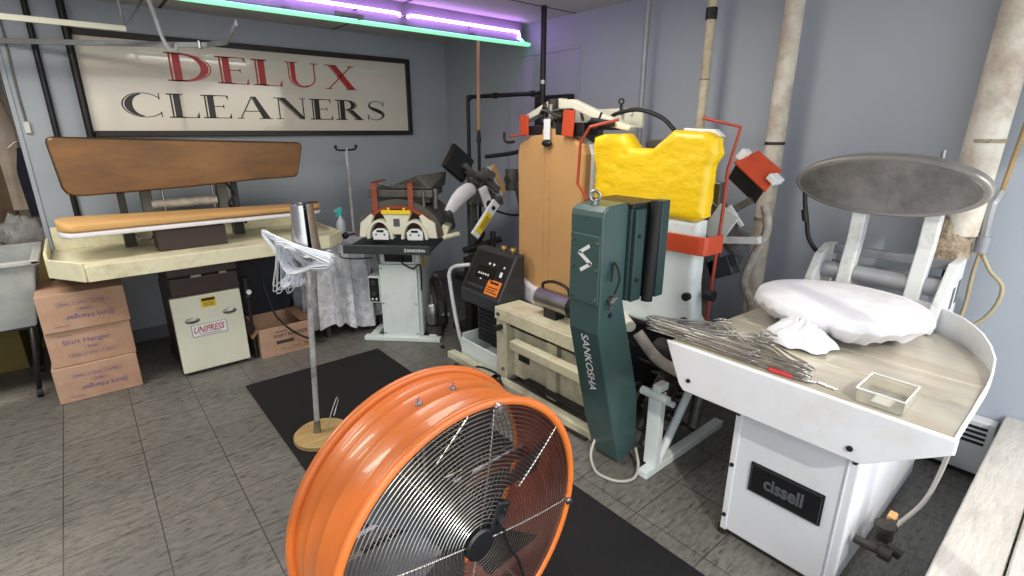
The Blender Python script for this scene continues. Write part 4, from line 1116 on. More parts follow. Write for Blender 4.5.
part('side_mechanism', MB().box(2.24, 2.34, 1.86, 2.02, 1.55, 1.60, .005).cyl((2.2, 1.95, 1.6), (2.2, 1.80, 1.58), .016).cyl((2.24, 2.05, 1.6), (2.24, 2.08, 1.68), .008).cyl((2.22, 1.94, 1.55), (2.22, 1.9, 1.64), .006), 'dark_metal', t)
part('lifting_eye', MB().torus((2.38, 1.90, 1.70), (1, .2, 0), .014, .005, 20, 8).cyl((2.38, 1.90, 1.688), (2.38, 1.90, 1.63), .008), 'dark_metal', t)
part('vapour_hose', MB().tube(bez([(2.3, 1.93, 1.60), (2.3, 1.86, 1.635), (2.3, 1.72, 1.65), (2.3, 1.58, 1.61), (2.3, 1.5, 1.55)], 6), .011), 'black_rubber', t)
part('side_lever', MB().tube(bez([(2.15, 2.54, 1.48), (2.15, 2.60, 1.475), (2.17, 2.66, 1.49), (2.2, 2.7, 1.53)], 5), .009), 'dark_metal', t)
# yellow buck and white body
yo = [(1.855, 1.145), (1.25, 1.145), (1.205, 1.17), (1.20, 1.40), (1.172, 1.45), (1.185, 1.515), (1.23, 1.54), (1.395, 1.548), (1.44, 1.515), (1.50, 1.465), (1.61, 1.465), (1.635, 1.50), (1.67, 1.532), (1.80, 1.53), (1.865, 1.515), (1.875, 1.45), (1.855, 1.35)]
def yellow():
    m_ = MB(); m_.prism(yo, 'x', 2.12, 2.225, .032, 4)
    bm = m_.bm
    bmesh.ops.triangulate(bm, faces=[f for f in bm.faces if len(f.verts) > 4])
    for k in range(4):
        long_e = [e for e in bm.edges if e.calc_length() > .022]
        if not long_e: break
        bmesh.ops.subdivide_edges(bm, edges=long_e, cuts=1, use_grid_fill=False)
        bmesh.ops.triangulate(bm, faces=[f for f in bm.faces if len(f.verts) > 4])
    bmesh.ops.recalc_face_normals(bm, faces=bm.faces)
    bm.normal_update()
    for v in bm.verts:
        n_ = noise.noise(Vector((v.co.x * 10, v.co.y * 9, v.co.z * 26)))
        n2 = noise.noise(Vector((v.co.x * 30, v.co.y * 40 + 3, v.co.z * 60)))
        v.co += v.normal * (.004 * n_ + .0028 * n2)
    for f in bm.faces: f.smooth = True
    return m_
part('yellow_form', yellow(), 'yellow_wrap', t, 'wrinkled bright yellow wrapped form')
part('shoulder_plate', MB().prism([(1.19, 1.522), (1.23, 1.553), (1.38, 1.559), (1.39, 1.54), (1.24, 1.53)], 'x', 2.195, 2.235, .004), 'white_plastic', t)
body = [(1.80, 1.15), (1.225, 1.15), (1.22, .84), (1.20, .69), (1.17, .655), (1.30, .60), (1.5, .585), (1.66, .585), (1.78, .60), (1.80, .63)]
part('white_body', MB().prism(body, 'x', 2.135, 2.235, .03, 4), 'mint_white', t, 'pale white lower body')
part('clamp_band', MB().prism([(2.11, 1.80), (2.11, 1.20), (2.118, 1.175), (2.14, 1.165), (2.26, 1.16), (2.26, 1.172), (2.145, 1.178), (2.132, 1.185), (2.126, 1.20), (2.126, 1.80)], 'z', 1.0, 1.085, .002), 'orange_red', t, 'orange clamp band')
part('guide_wheel', MB().cyl((2.2, 1.18, .80), (2.2, 1.14, .80), .026, seg=20).cyl((2.14, 1.24, .66), (2.11, 1.24, .66), .024, seg=20).cyl((2.14, 1.24, .79), (2.115, 1.24, .79), .02, seg=16), 'black_rubber', t)
part('body_tube', MB().cyl((2.2, 1.72, .60), (2.06, 1.50, .575), .03, seg=16), 'cream_light', t)
# red wire guards
part('wire_guard', MB().tube([(2.12, 1.70, 1.60), (2.02, 1.80, 1.565), (2.02, 1.86, 1.49), (2.02, 1.87, 1.28), (2.03, 1.80, 1.20)], .008), 'red_wire', t, 'red bent wire guard')
part('wire_guard', MB().tube([(2.30, 1.352, 1.604), (2.30, 1.165, 1.563), (2.30, 1.2, 1.375), (2.30, 1.20, 1.2), (2.30, 1.219, .62)], .008), 'red_wire', t, 'red bent wire guard')
part('wire_guard', MB().tube([(2.15, 2.54, 1.52), (2.1, 2.52, 1.51), (2.1, 2.38, 1.525)], .006), 'red_wire', t, 'red bent wire guard')
# orange-red clamp head on the right
CQ = [Vector(p) for p in ((2.42, 1.238, 1.407), (2.56, 1.192, 1.457), (2.56, 1.069, 1.369), (2.42, 1.069, 1.28))]
CN = (CQ[1] - CQ[0]).cross(CQ[3] - CQ[0]).normalized()
if CN.z > 0: CN = -CN
cl = part('side_clamp', MB().hexa([p + CN * .010 for p in CQ] + CQ, .003), 'orange_red', t, 'orange-red side clamp plate')
CI = [CQ[0].lerp(CQ[2], .06), CQ[1].lerp(CQ[3], .06), CQ[2].lerp(CQ[0], .06), CQ[3].lerp(CQ[1], .06)]
part('clamp_box', MB().hexa([p + CN * .115 for p in CI] + [p + CN * .011 for p in CI], .004), 'dark_metal', cl)
part('white_pad', MB().obox(CQ[0].lerp(CQ[1], .45) - CN * .012 + Vector((0, .012, 0)), (.06, .03, .05), (math.radians(38), 0, 0), .004), 'white_plastic', cl)
part('white_pad', MB().obox(CQ[2].lerp(CQ[3], .5) - CN * .012, (.08, .05, .03), (math.radians(38), 0, 0), .004), 'white_plastic', cl)
mb = MB()
mb.obox((2.48, 1.28, 1.12), (.05, .06, .30), (math.radians(-30), 0, 0), .005); mb.obox((2.44, 1.24, 1.08), (.03, .26, .05), (math.radians(22), 0, 0), .004); mb.obox((2.5, 1.3, 1.02), (.04, .30, .03), (math.radians(40), 0, 0), .004)
mb.obox((2.46, 1.22, 1.18), (.04, .18, .03), (math.radians(-35), 0, 0), .004); mb.cyl((2.45, 1.34, 1.2), (2.45, 1.18, 1.1), .014); mb.cyl((2.47, 1.3, .98), (2.47, 1.15, 1.06), .01); mb.obox((2.5, 1.35, 1.12), (.10, .10, .10), (.5, .3, 0), .006)
part('clamp_linkage', mb, 'dull_steel', t, 'grey clamp linkage')
mb = MB(); mb.obox((2.44, 1.17, 1.035), (.04, .20, .035), (math.radians(-8), 0, 0), .004); mb.obox((2.42, 1.27, 1.10), (.015, .12, .17), (math.radians(30), 0, 0), .003); mb.obox((2.43, 1.2, 1.15), (.015, .12, .02), (math.radians(50), 0, 0), .003)
part('clamp_bracket', mb, 'white_cast', t)
part('motor_block', MB().obox((2.46, 1.25, .88), (.08, .13, .10), (math.radians(-25), 0, 0), .008).obox((2.44, 1.18, .93), (.04, .04, .05), (math.radians(-25), 0, 0), .004), 'dark_grey_plastic', t)
part('lagged_pipe', MB().tube(bez([(2.55, 1.12, 1.2), (2.54, 1.09, 1.08), (2.53, 1.14, .92), (2.53, 1.16, .8), (2.54, 1.11, .68), (2.54, 1.12, .5)], 6), .021, 12), 'lagging', t, 'wrapped pipe')
part('strut', MB().box(2.42, 2.46, 1.27, 1.31, .04, .95, .004).box(2.44, 2.5, 1.3, 1.36, .04, 1.3, .004), 'steel', t)
part('rear_mast', MB().box(2.42, 2.52, 1.55, 1.75, .04, 1.5, .006).box(2.40, 2.48, 2.1, 2.3, .04, 1.6, .006), 'press_grey', t)
# feet and braces at the right end
part('foot', MB().box(1.76, 2.45, 1.13, 1.18, 0, .04, .005), 'mint_white', t, 'pale foot rail')
part('brace', MB().tube([(1.87, 1.15, .04), (2.16, 1.15, .43)], .02, 14), 'mint_white', t)
part('brace', MB().tube([(2.26, 1.2, .05), (2.34, 1.2, .45)], .03, 14), 'dull_steel', t)
part('upright', MB().box(1.82, 1.832, 1.13, 1.195, .04, .42, .002).box(1.832, 1.86, 1.13, 1.138, .04, .42, .002).box(1.832, 1.86, 1.187, 1.195, .04, .42, .002), 'mint_white', t)
part('hinge_block', MB().box(1.82, 1.89, 1.14, 1.18, .42, .455, .005).cyl((1.83, 1.10, .40), (1.83, 1.24, .40), .02).cyl((1.88, 1.10, .36), (1.88, 1.18, .36), .014), 'mint_white', t)
part('lagged_pipe', MB().tube(bez([(1.93, 1.36, .62), (1.95, 1.26, .52), (1.95, 1.12, .49), (2.08, 1.05, .42), (2.2, 1.03, .38), (2.32, 1.03, .41), (2.4, 1.05, .44)], 6), .027, 12), 'lagging', t, 'wrapped pipe')
mb = MB()
for k in range(16):
    p0 = Vector((1.92 + random.random() * .3, 1.25 + random.random() * .15, .12 + random.random() * .35))
    mb.tube(bez([p0, p0 + Vector((random.uniform(-.1, .15), random.uniform(-.08, .1), random.uniform(-.15, .05))), p0 + Vector((random.uniform(-.05, .25), random.uniform(-.1, .15), random.uniform(-.25, -.02)))], 6), random.uniform(.006, .014))
mb.cyl((2.05, 1.32, .5), (2.05, 1.22, .5), .075); mb.obox((2.12, 1.3, .28), (.12, .10, .14), (.3, .2, .1), .01); mb.cyl((1.95, 1.32, .1), (2.2, 1.3, .3), .02)
part('pipe_tangle', mb, 'grime_metal', t, 'greasy pipes and hoses')
part('drain_hose', MB().tube(bez([(1.73, 1.42, .09), (1.68, 1.40, .03), (1.63, 1.33, .009), (1.62, 1.27, .009), (1.65, 1.20, .009), (1.72, 1.17, .009), (1.79, 1.20, .03), (1.83, 1.25, .08)], 7), .007, 10), 'hose_grey', t, 'pale drain hose loop')

# ---------------------------------------------------------------- green control column
t = thing('control_column', 'tall dark green machine column with white lettering and lifting ring', 'machine column', (1.75, 1.45, 0))
Y0, Y1 = 1.375, 1.555
side = [(1.658, .67), (1.645, 1.20), (1.65, 1.222), (1.68, 1.242), (1.80, 1.25), (1.82, 1.23), (1.82, .80), (1.875, .62), (1.995, .25), (2.01, -.03), (1.95, -.085), (1.875, -.09), (1.80, .13)]
part('column', MB().prism(side, 'y', Y0, Y1, .008), 'green_paint', t)
pp = MB(); pp.box(1.643, 1.653, Y0 + .006, Y1 - .006, .81, 1.12, .003)
fpn = part('front_plate', pp, 'green_paint', t, 'green plate with white chevron emblem')
mb = MB()
for y in (Y0 + .02, Y1 - .02):
    for z in (.835, .97, 1.09): mb.cyl((1.643, y, z), (1.637, y, z), .008, seg=10)
part('screw', mb, 'steel', fpn)
mb = MB()
# emblem: two interlocking bent strokes
s_ = .055
ZP = [(.45 * s_, 1.05 * s_), (-.62 * s_, .38 * s_), (.62 * s_, -.38 * s_), (-.45 * s_, -1.05 * s_)]
mb.flat([bar(ZP[0], ZP[1], .3 * s_), bar((ZP[1][0] - .06 * s_, ZP[1][1] + .05 * s_), (ZP[2][0] + .06 * s_, ZP[2][1] - .05 * s_), .34 * s_), bar(ZP[2], ZP[3], .3 * s_)],
        (1.6415, (Y0 + Y1) / 2 - .005, 1.015), (0, -1, 0), (0, 0, 1))
part('emblem', mb, 'white_print', fpn, recalc=False)
# vertical lettering on the lower face, following its slope
lo_a, lo_b = Vector((1.658, 0, .67)), Vector((1.80, 0, .13))
dn = (lo_b - lo_a).normalized(); nn = Vector((dn.z, 0, -dn.x)).normalized()
cen = lo_a + dn * .185 + Vector((0, (Y0 + Y1) / 2 - .005, 0)) + nn * .002
mb = MB().text('SANKOSHA', cen, dn, (0, -1, 0), .33, .045, offset=.012)
part('lettering', mb, 'white_print', t, recalc=False)
part('lifting_ring', MB().torus((1.70, 1.47, 1.278), (.6, .8, 0), .022, .007, 24, 8).cyl((1.70, 1.47, 1.24), (1.70, 1.47, 1.258), .016), 'steel', t, 'steel lifting ring')
rb = part('rear_box', MB().box(1.822, 2.02, 1.36, 1.57, .80, 1.225, .008).box(1.83, 1.90, 1.34, 1.36, .80, 1.22, .004), 'green_dark', t)
part('rear_cap', MB().box(1.60 + .22, 2.03, 1.355, 1.62, 1.222, 1.245, .005), 'black_plastic', t)
part('black_roller', MB().cyl((1.955, 1.33, 1.25), (1.935, 1.33, .79), .027, seg=20), 'black_rubber', t, 'black vertical roller')
part('roller_guard', MB().box(1.98, 2.04, 1.315, 1.375, .80, 1.25, .004), 'green_dark', t)
part('hole', MB().cyl((1.73, Y0 + .001, .75), (1.73, Y0 - .002, .75), .014).cyl((1.86, 1.339, 1.1), (1.86, 1.336, 1.1), .01).cyl((1.86, 1.339, .9), (1.86, 1.336, .9), .01), 'black_plastic', t)
lev = part('valve_lever', MB().cyl((1.72, Y0, .83), (1.72, Y0 - .025, .83), .017).cyl((1.745, Y0 - .018, .835), (1.695, Y0 - .022, .82), .009).cyl((1.70, Y0 - .015, .80), (1.70, Y0 - .03, .80), .008), 'dull_steel', t, 'small silver valve lever')
part('lever_cable', MB().tube(bez([(1.715, Y0 - .03, .86), (1.74, Y0 - .035, .93), (1.725, Y0 - .012, 1.0), (1.70, Y0 - .02, .92)], 6), .005), 'black_rubber', lev)
part('orange_tab', MB().box(1.70, 1.72, Y1 + .001, Y1 + .04, 1.02, 1.09, .003), 'orange_red', t, 'orange tab')

for ch in t.children:
    for q in [ch] + list(ch.children): q.data.transform(Matrix.Scale(.93, 4))
t.location = (1.6275, 1.3485, .1085)
# ---------------------------------------------------------------- black mat, fan, hanger stand
solo('floor_mat', MB().box(.575, 1.475, .25, 3.30, .0005, .010, .003), 'black_mat', 'long black rubber floor mat under the orange fan', 'mat', (1.03, 1.9, 0))

FR, FL = .422, .255
FZ = .449
t = thing('drum_fan', 'large orange drum fan with round wire grille on the black mat', 'fan', (.667, .966, .0), math.radians(2.5))
ax = (0, 1, 0)
prof = [(FR - .006, 0)]
for k in range(13):
    y = .012 + (FL - .024) * k / 12
    prof.append((FR - .016, y))
rp = []
for y, b in ((0, 0), (.004, .0), (.05, 0), (.053, .0012), (.059, .0012), (.06, 0), (.10, 0), (.104, .0014), (.11, .0014), (.112, 0), (.165, 0), (.169, .0014), (.175, .0014), (.177, 0), (.205, 0), (.208, .0012), (.213, .0012), (.214, 0), (FL, 0)):
    rp.append((FR - .017 + b, y))
part('drum', MB().lathe(rp, (0, 0, FZ), ax, 128), 'orange_paint', t, 'orange sheet steel drum')
part('inner_shade', MB().lathe([(FR - .021, .004), (FR - .021, FL - .004)], (0, 0, FZ), ax, 96), 'drum_shade', t, 'inner face of the drum with shade put into its colour')  # extra sleeve just inside the drum, coloured to look shaded
for y in (.0, FL):
    part('rim', MB().torus((0, y, FZ), ax, FR - .012, .013, 128, 12), 'orange_paint', t, 'rolled orange rim')
mb = MB()
for i in range(28):
    r = .062 + i * (FR - .03 - .062) / 27
    mb.torus((0, -.028 + .026 * (r / FR) ** 2.5, FZ), ax, r, .0014, 112, 5)
grill = part('front_grille', mb, 'wire_steel', t, 'round steel wire grille')
def dome(r, off=0.): return -.026 + .026 * (r / FR) ** 2.5 + off
mb = MB()
for k in range(8):
    a = math.radians(12 + 45 * k)
    r0 = .03 if k % 2 == 0 else .19
    pts = [(rr * math.sin(a), dome(rr, .003), FZ + rr * math.cos(a)) for rr in [r0 + (FR - .015 - r0) * q / 8 for q in range(9)]]
    mb.tube(pts, .0026, 6)
part('grille_spoke', mb, 'wire_steel', t)
for k in range(4):
    a = math.radians(12 + 90 * k)
    p = Vector(((FR - .02) * math.sin(a), -.004, FZ + (FR - .02) * math.cos(a)))
    part('grille_bolt', MB().cyl(p, p + Vector((0, -.022, 0)), .009, seg=12).cyl(p + Vector((0, -.01, 0)), p + Vector((0, -.014, 0)), .013, seg=12), 'chrome', t)
part('hub_cap', MB().lathe([(0, -.040), (.042, -.039), (.048, -.033), (.048, -.022)], (0, 0, FZ), ax, 40), 'black_plastic', t, 'round black hub cap')
sb = part('switch_box', MB().obox((.075, -.022, FZ + .045), (.05, .02, .10), (0, math.radians(25), 0), .008), 'black_plastic', t, 'small black switch box')
part('dial', MB().cyl((.075, -.030, FZ + .045), (.075, -.042, FZ + .045), .012, seg=16).cyl((.09, -.03, FZ + .07), (.09, -.037, FZ + .07), .005), 'dark_grey_plastic', sb)
part('power_cord', MB().tube(bez([(.085, -.034, FZ + .005), (.10, -.045, FZ - .06), (.14, -.045, FZ - .15), (.17, -.04, FZ - .27), (.16, -.03, .10), (.14, -.05, .02)], 8), .005), 'black_rubber', t)
part('motor', MB().lathe([(0, .06), (.07, .065), (.085, .08), (.085, .19), (.07, .21), (0, .215)], (0, 0, FZ), ax, 36), 'dark_grey_plastic', t)
part('motor_bracket', MB().box(-.395, .395, .20, .215, FZ - .025, FZ + .025, .003).box(-.02, .02, .2, .212, .05, .845, .003), 'galvanised', t)
part('blade_hub', MB().lathe([(0, .02), (.075, .022), (.08, .03), (.08, .058), (0, .06)], (0, 0, FZ), ax, 32), 'blade_metal', t)
for k in range(6):
    a0 = math.radians(60 * k + 20)
    def bl(u, v, a0=a0):
        r = .07 + .31 * v
        w = .10 + .12 * v
        tw = math.radians(36 - 14 * v)
        s = (u - .5) * w
        a = a0 + s * math.cos(tw) / max(r, .12)
        return (r * math.sin(a), .085 + s * math.sin(tw) + .008 * math.sin(PI * u), FZ + r * math.cos(a))
    part('blade', MB().grid(bl, 10, 12), 'blade_metal', t, recalc=False)
mb = MB()
for i in range(20):
    r = .06 + i * (FR - .03 - .06) / 19
    mb.torus((0, FL + .018 - .018 * (r / FR) ** 2.5, FZ), ax, r, .0015, 72, 5)
for k in range(8):
    a = math.radians(45 * k)
    mb.tube([(.02 * math.sin(a), FL + .018, FZ + .02 * math.cos(a)), ((FR - .02) * math.sin(a), FL, FZ + (FR - .02) * math.cos(a))], .003, 6)
part('rear_grille', mb, 'wire_steel', t)
for a, y in ((-10, .13), (6, .13)):
    q = math.radians(a)
    d = Vector((math.sin(q), 0, math.cos(q)))
    p = Vector((0, y, FZ)) + d * (FR - .018)
    part('drum_screw', MB().cyl(p, p + d * .006, .011, seg=10).cyl(p, p + d * .02, .004, seg=8), 'chrome', t)
for x in (-.24, .24):
    ft = part('foot', MB().tube([(x, -.06, .022), (x, FL + .06, .022)], .011, 10).tube([(x, .05, .022), (x * .9, .05, FZ - math.sqrt((FR - .014) ** 2 - (x * .9) ** 2))], .009, 8).tube([(x, .2, .022), (x * .9, .2, FZ - math.sqrt((FR - .014) ** 2 - (x * .9) ** 2))], .009, 8), 'orange_paint', t)

# hanger stand
SX, SYY = .72, 2.44
t = thing('hanger_stand', 'floor stand with wooden disc base, worn pole and chrome cone', 'stand', (SX, SYY, 0))
part('base', MB().lathe([(0, .010), (.135, .010), (.14, .014), (.14, .034), (.134, .04), (0, .042)], (SX + .02, SYY - .01, 0), (0, 0, 1), 48), 'stand_wood', t, 'round wooden base')
part('pole', MB().tube([(SX, SYY, .035), (SX + .053, SYY, .96)], .0135, 14), 'worn_pole', t)
part('socket', MB().cyl((SX, SYY, .04), (SX + .005, SYY, .11), .019, .016), 'steel', t)
cxx = SX + .058
def cone_half(a0, a1):
    return MB().lathe([(.068, .985), (.060, 1.05), (.054, 1.15), (.050, 1.222), (.044, 1.226), (.044, 1.22), (.05, 1.1), (.062, .985)], (cxx, SYY, 0), (0, 0, 1), 30, a0=a0, a1=a1, closed=True)
part('cone', cone_half(math.radians(-85), math.radians(258)), 'chrome', t, 'split chrome cone')
part('cone_core', MB().cyl((cxx, SYY, .96), (cxx, SYY, 1.2), .03, .03, 16), 'black_plastic', t)
part('base_hook', MB().tube(bez([(SX + .05, SYY, .042), (SX + .09, SYY + .03, .10), (SX + .135, SYY + .05, .17), (SX + .14, SYY + .05, .15), (SX + .10, SYY + .02, .09)], 6), .003), 'wire_steel', t)

# wire hangers ------------------------------------------------------------
def hanger_mesh(name, m, r=.0017, W=.40, Hh=.125):
    mb = MB()
    body = bez([(0, 0, 0), (-.04, 0, -.012), (-W * .3, 0, -Hh * .62), (-W / 2 + .01, 0, -Hh + .012), (-W / 2, 0, -Hh), (-W / 2 + .014, 0, -Hh - .008), (0, 0, -Hh - .004), (W / 2 - .014, 0, -Hh - .008), (W / 2, 0, -Hh), (W / 2 - .01, 0, -Hh + .012), (W * .3, 0, -Hh * .62), (.04, 0, -.012), (0, 0, 0)], 3)
    mb.tube(body, r, 5)
    mb.tube(bez([(0, 0, -.008), (0, 0, .025), (-.004, 0, .036), (-.016, 0, .048), (-.009, 0, .066), (.009, 0, .068), (.019, 0, .055), (.018, 0, .044)], 4), r, 5)
    me = bpy.data.meshes.new(name); mb.bm.to_mesh(me); mb.bm.free()
    me.materials.append(M[m])
    return me
hm = hanger_mesh('white_hanger', 'wire_white', .0024, .40, .115)
def frame_matrix(E1, E2, apex):
    """place a hanger so that its shoulder ends lie at E1, E2 and its neck points to apex"""
    E1, E2, apex = Vector(E1), Vector(E2), Vector(apex)
    x = (E2 - E1).normalized(); mid = (E1 + E2) / 2
    z = (apex - mid); z = (z - x * z.dot(x)).normalized(); y = z.cross(x)
    R = Matrix((x, y, z)).transposed()
    return R, mid + z * .115
for i in range(40):
    k = i / 39
    j = lambda s: random.uniform(-s, s)
    E1 = (.625 + .03 * k + j(.008), 2.52 + .03 * k + j(.012), 1.092 - .03 * k + j(.010))
    E2 = (.775 + .02 * k + j(.012), 2.20 + .03 * k + j(.02), .985 + .035 * k + j(.014))
    A3 = (.64 + .15 * k + j(.015), 2.34 + j(.03), .80 + j(.018))
    if i % 2:
        E1 = (.625 + .04 * k + j(.01), 2.34 + j(.02), 1.08 - .03 * k + j(.012))
        E2 = (.65 + .16 * k + j(.012), 2.60 + j(.03), .79 + .03 * k + j(.02))
        A3 = (.87 + j(.02), 2.36 + j(.04), .97 + .05 * k + j(.02))
    R, o_ = frame_matrix(E1, E2, A3)
    h = bpy.data.objects.new('wire_hanger', hm)
    h.matrix_world = Matrix.Translation(o_) @ R.to_4x4()
    COL.objects.link(h)
    props(h, 'white wire hanger in the bundle hanging below the chrome cone', 'hanger', 'white wire hangers on the stand')

# ---------------------------------------------------------------- oval head press (right foreground)
t = thing('oval_press', 'white laundry press with grey oval head and wide metal table', 'press', (2.2, .6, 0))
part('cabinet', MB().box(1.75, 2.72, .35, .745, .03, .60, .006), 'white_enamel', t)
fp = part('front_panel', MB().box(1.722, 1.752, .345, .75, .03, .60, .006), 'white_enamel', t)
part('front_ridge', MB().box(1.715, 1.725, .725, .748, .03, .60, .003).box(1.717, 1.724, .372, .378, .03, .60, .001), 'white_enamel', fp)
mb = MB()
for y, z in ((.737, .55), (.737, .1), (.358, .55), (.735, .33)): mb.cyl((1.716, y, z), (1.708, y, z), .008, seg=10)
part('screw', mb, 'dark_metal', fp)
npz = part('nameplate', MB().box(1.714, 1.722, .417, .667, .258, .382, .003), 'black_plastic', fp, 'black nameplate')
mb = MB().text('cissell', (1.7125, .545, .322), (0, -1, 0), (0, 0, 1), .135, .056, offset=.035)
mb2 = MB(); mb2.flat([rect(-.119, -.0565, .119, -.0545), rect(-.119, .0545, .119, .0565), rect(-.119, -.0565, -.117, .0565), rect(.117, -.0565, .119, .0565)], (1.7125, .542, .32), (0, -1, 0), (0, 0, 1))
part('lettering', mb, 'grey_print', npz, recalc=False)
part('plate_border', mb2, 'grey_print', npz, recalc=False)
part('plinth', MB().box(1.74, 2.74, .36, .74, 0, .03, .003).box(1.72, 1.75, .725, .76, 0, .035, .003), 'grime_metal', t)
part('side_hole', MB().torus((1.80, .349, .56), (0, 1, 0), .028, .006, 20, 8), 'dull_steel', t)
# table
top = [(1.64, 1.0), (1.64, .145), (2.05, .145), (2.22, .157), (2.36, .215), (2.46, .29), (2.56, .41), (2.62, .52), (2.78, .60), (2.78, .95), (2.30, .96)]
part('table', MB().prism(top, 'z', .755, .778, .004), 'table_top', t, 'stained beige metal table top')
ap = [(1.01, .778), (.94, .62), (.92, .60), (.34, .60), (.32, .605), (.135, .735), (.135, .778)]
ag = part('apron', MB().prism(ap, 'x', 1.622, 1.642, .005), 'white_enamel', t, 'white front apron')
part('apron_bolt', MB().cyl((1.623, .90, .65), (1.616, .90, .65), .008, seg=10).cyl((1.623, .36, .64), (1.616, .36, .64), .009, seg=10), 'dark_metal', ag)
mb = MB()
rl = [(1.64, .14, .782), (1.85, .14, .783), (2.05, .14, .79), (2.14, .143, .806), (2.22, .153, .828), (2.29, .178, .846), (2.36, .211, .860), (2.415, .247, .868), (2.465, .286, .874), (2.515, .345, .878), (2.565, .406, .878), (2.625, .516, .872)]
for a, b in zip(rl, rl[1:]):
    za, zb = a[2], b[2]
    a = Vector((a[0], a[1], 0)); b = Vector((b[0], b[1], 0)); d = (b - a).normalized(); n_ = Vector((-d.y, d.x, 0)) * .006
    U = lambda z: Vector((0, 0, z))
    mb.hexa([a + U(.755), b + U(.755), b + n_ + U(.755), a + n_ + U(.755), a + U(za), b + U(zb), b + n_ + U(zb), a + n_ + U(za)], 0)
part('table_rim', mb, 'white_enamel', t, 'raised white back lip of the table')
part('seam', MB().box(1.86, 1.872, .16, .95, .777, .7792, .001).box(2.05, 2.054, .16, .95, .777, .7792, .001), 'cream_frame', t)
# padded buck under its cloth
PX, PY = 2.25, .645
def padtop(u, v):
    a = 2 * PI * u
    rx, ry = .272, .295
    c, s = math.cos(a), math.sin(a)
    if v < .45:
        q = v / .45
        return (PX + rx * c * q, PY + ry * s * q, .905 + .012 * (1 - q * q) + .003 * noise.noise(Vector((c * q * 3, s * q * 3, 2))))
    q = (v - .45) / .55
    w = .009 * math.sin(a * 19 + 3 * math.sin(a * 3)) + .004 * math.sin(a * 47 + 2 * math.sin(a * 5)) + .026 * noise.noise(Vector((c * 3, s * 3, q * 2)))
    front = max(0, math.cos(a - math.radians(170)))
    rr = 1.0 + .035 * math.sin(PI * min(1, q * 1.7)) - (.36 + .08 * front) * max(0, q - .35) ** 1.2 + w * q * 2.2
    z = .905 - .10 * q - .010 * math.sin(a * 7) * q - .003 * math.sin(a * 31 + 2 * math.sin(a * 4)) * min(1, q * 3) + .012 * noise.noise(Vector((c * 5, s * 5, 9))) * min(1, q * 2)
    return (PX + rx * c * rr, PY + ry * s * rr, max(z, .80))
part('buck_cloth', MB().grid(padtop, 240, 36, close_u=True), 'white_cloth', t, 'white cloth cover gathered under the buck')
part('buck_support', MB().cyl((PX + .02, PY, .778), (PX + .02, PY, .86), .13, .17, 28), 'white_cast', t)
# head
def tilt_head(mb_, cen, tl):
    for v in mb_.bm.verts:
        p = v.co.copy()
        v.co = Vector(cen) + Matrix.Rotation(tl, 3, 'Y') @ p
    return mb_
HC = (2.60, .665, 1.325)
HT = math.radians(-14)
def ell(ry, rz, x0, x1, bev):
    m_ = MB(); pts = [(ry * math.cos(2 * PI * k / 64), rz * math.sin(2 * PI * k / 64)) for k in range(64)]
    m_.prism(pts, 'x', x0, x1, bev, 3); return tilt_head(m_, HC, HT)
part('head', ell(.35, .132, -.012, .045, .012), 'pad_rim', t, 'grey oval pressing head')
part('head_face', ell(.325, .112, -.017, -.008, .004), 'pad_grey', t, 'worn dark grey head face')
part('head_back', ell(.30, .11, .045, .09, .015), 'white_cast', t)
part('head_bolt', MB().cyl((2.64, .50, 1.43), (2.64, .50, 1.475), .008), 'steel', t)
# arms, shaft and brackets
for y in (.745, .485):
    pts = [(2.63, 1.33), (2.685, 1.33), (2.70, 1.20), (2.69, 1.08), (2.655, .955), (2.63, .87), (2.585, .87), (2.60, .95), (2.635, 1.08), (2.64, 1.20)]
    part('arm', MB().prism(pts, 'y', y - .028, y + .028, .006), 'white_cast', t, 'curved white cast arm')
part('shaft', MB().cyl((2.64, .86, .925), (2.64, .40, .925), .038, seg=24), 'pipe_grey', t)
for y, s in ((.865, 1), (.385, -1)):
    pts = [(2.50, .785), (2.53, .90), (2.60, 1.0), (2.70, 1.035), (2.79, 1.03), (2.79, .785)] if s > 0 else [(2.44, .785), (2.50, .86), (2.66, 1.03), (2.80, 1.035), (2.80, .785)]
    part('bracket', MB().prism(pts, 'y', y - .018, y + .018, .006), 'white_cast', t, 'white cast side bracket')
part('bracket_vent', MB().box(2.66, 2.70, .3655, .3675, .84, .93, 0).box(2.74, 2.78, .3655, .3675, .85, .95, 0), 'grey_print', t)
part('back_bar', MB().box(2.74, 2.775, .39, .86, .985, 1.025, .004).box(2.74, 2.76, .39, .86, .93, .95, .003), 'pipe_grey', t)
part('steam_hose', MB().tube(bez([(2.61, .975, 1.29), (2.615, .965, 1.22), (2.62, .945, 1.13), (2.63, .93, 1.06), (2.66, .90, 1.0), (2.70, .86, .96)], 6), .010, 10).cyl((2.615, .963, 1.19), (2.62, .952, 1.14), .015), 'dark_metal', t)
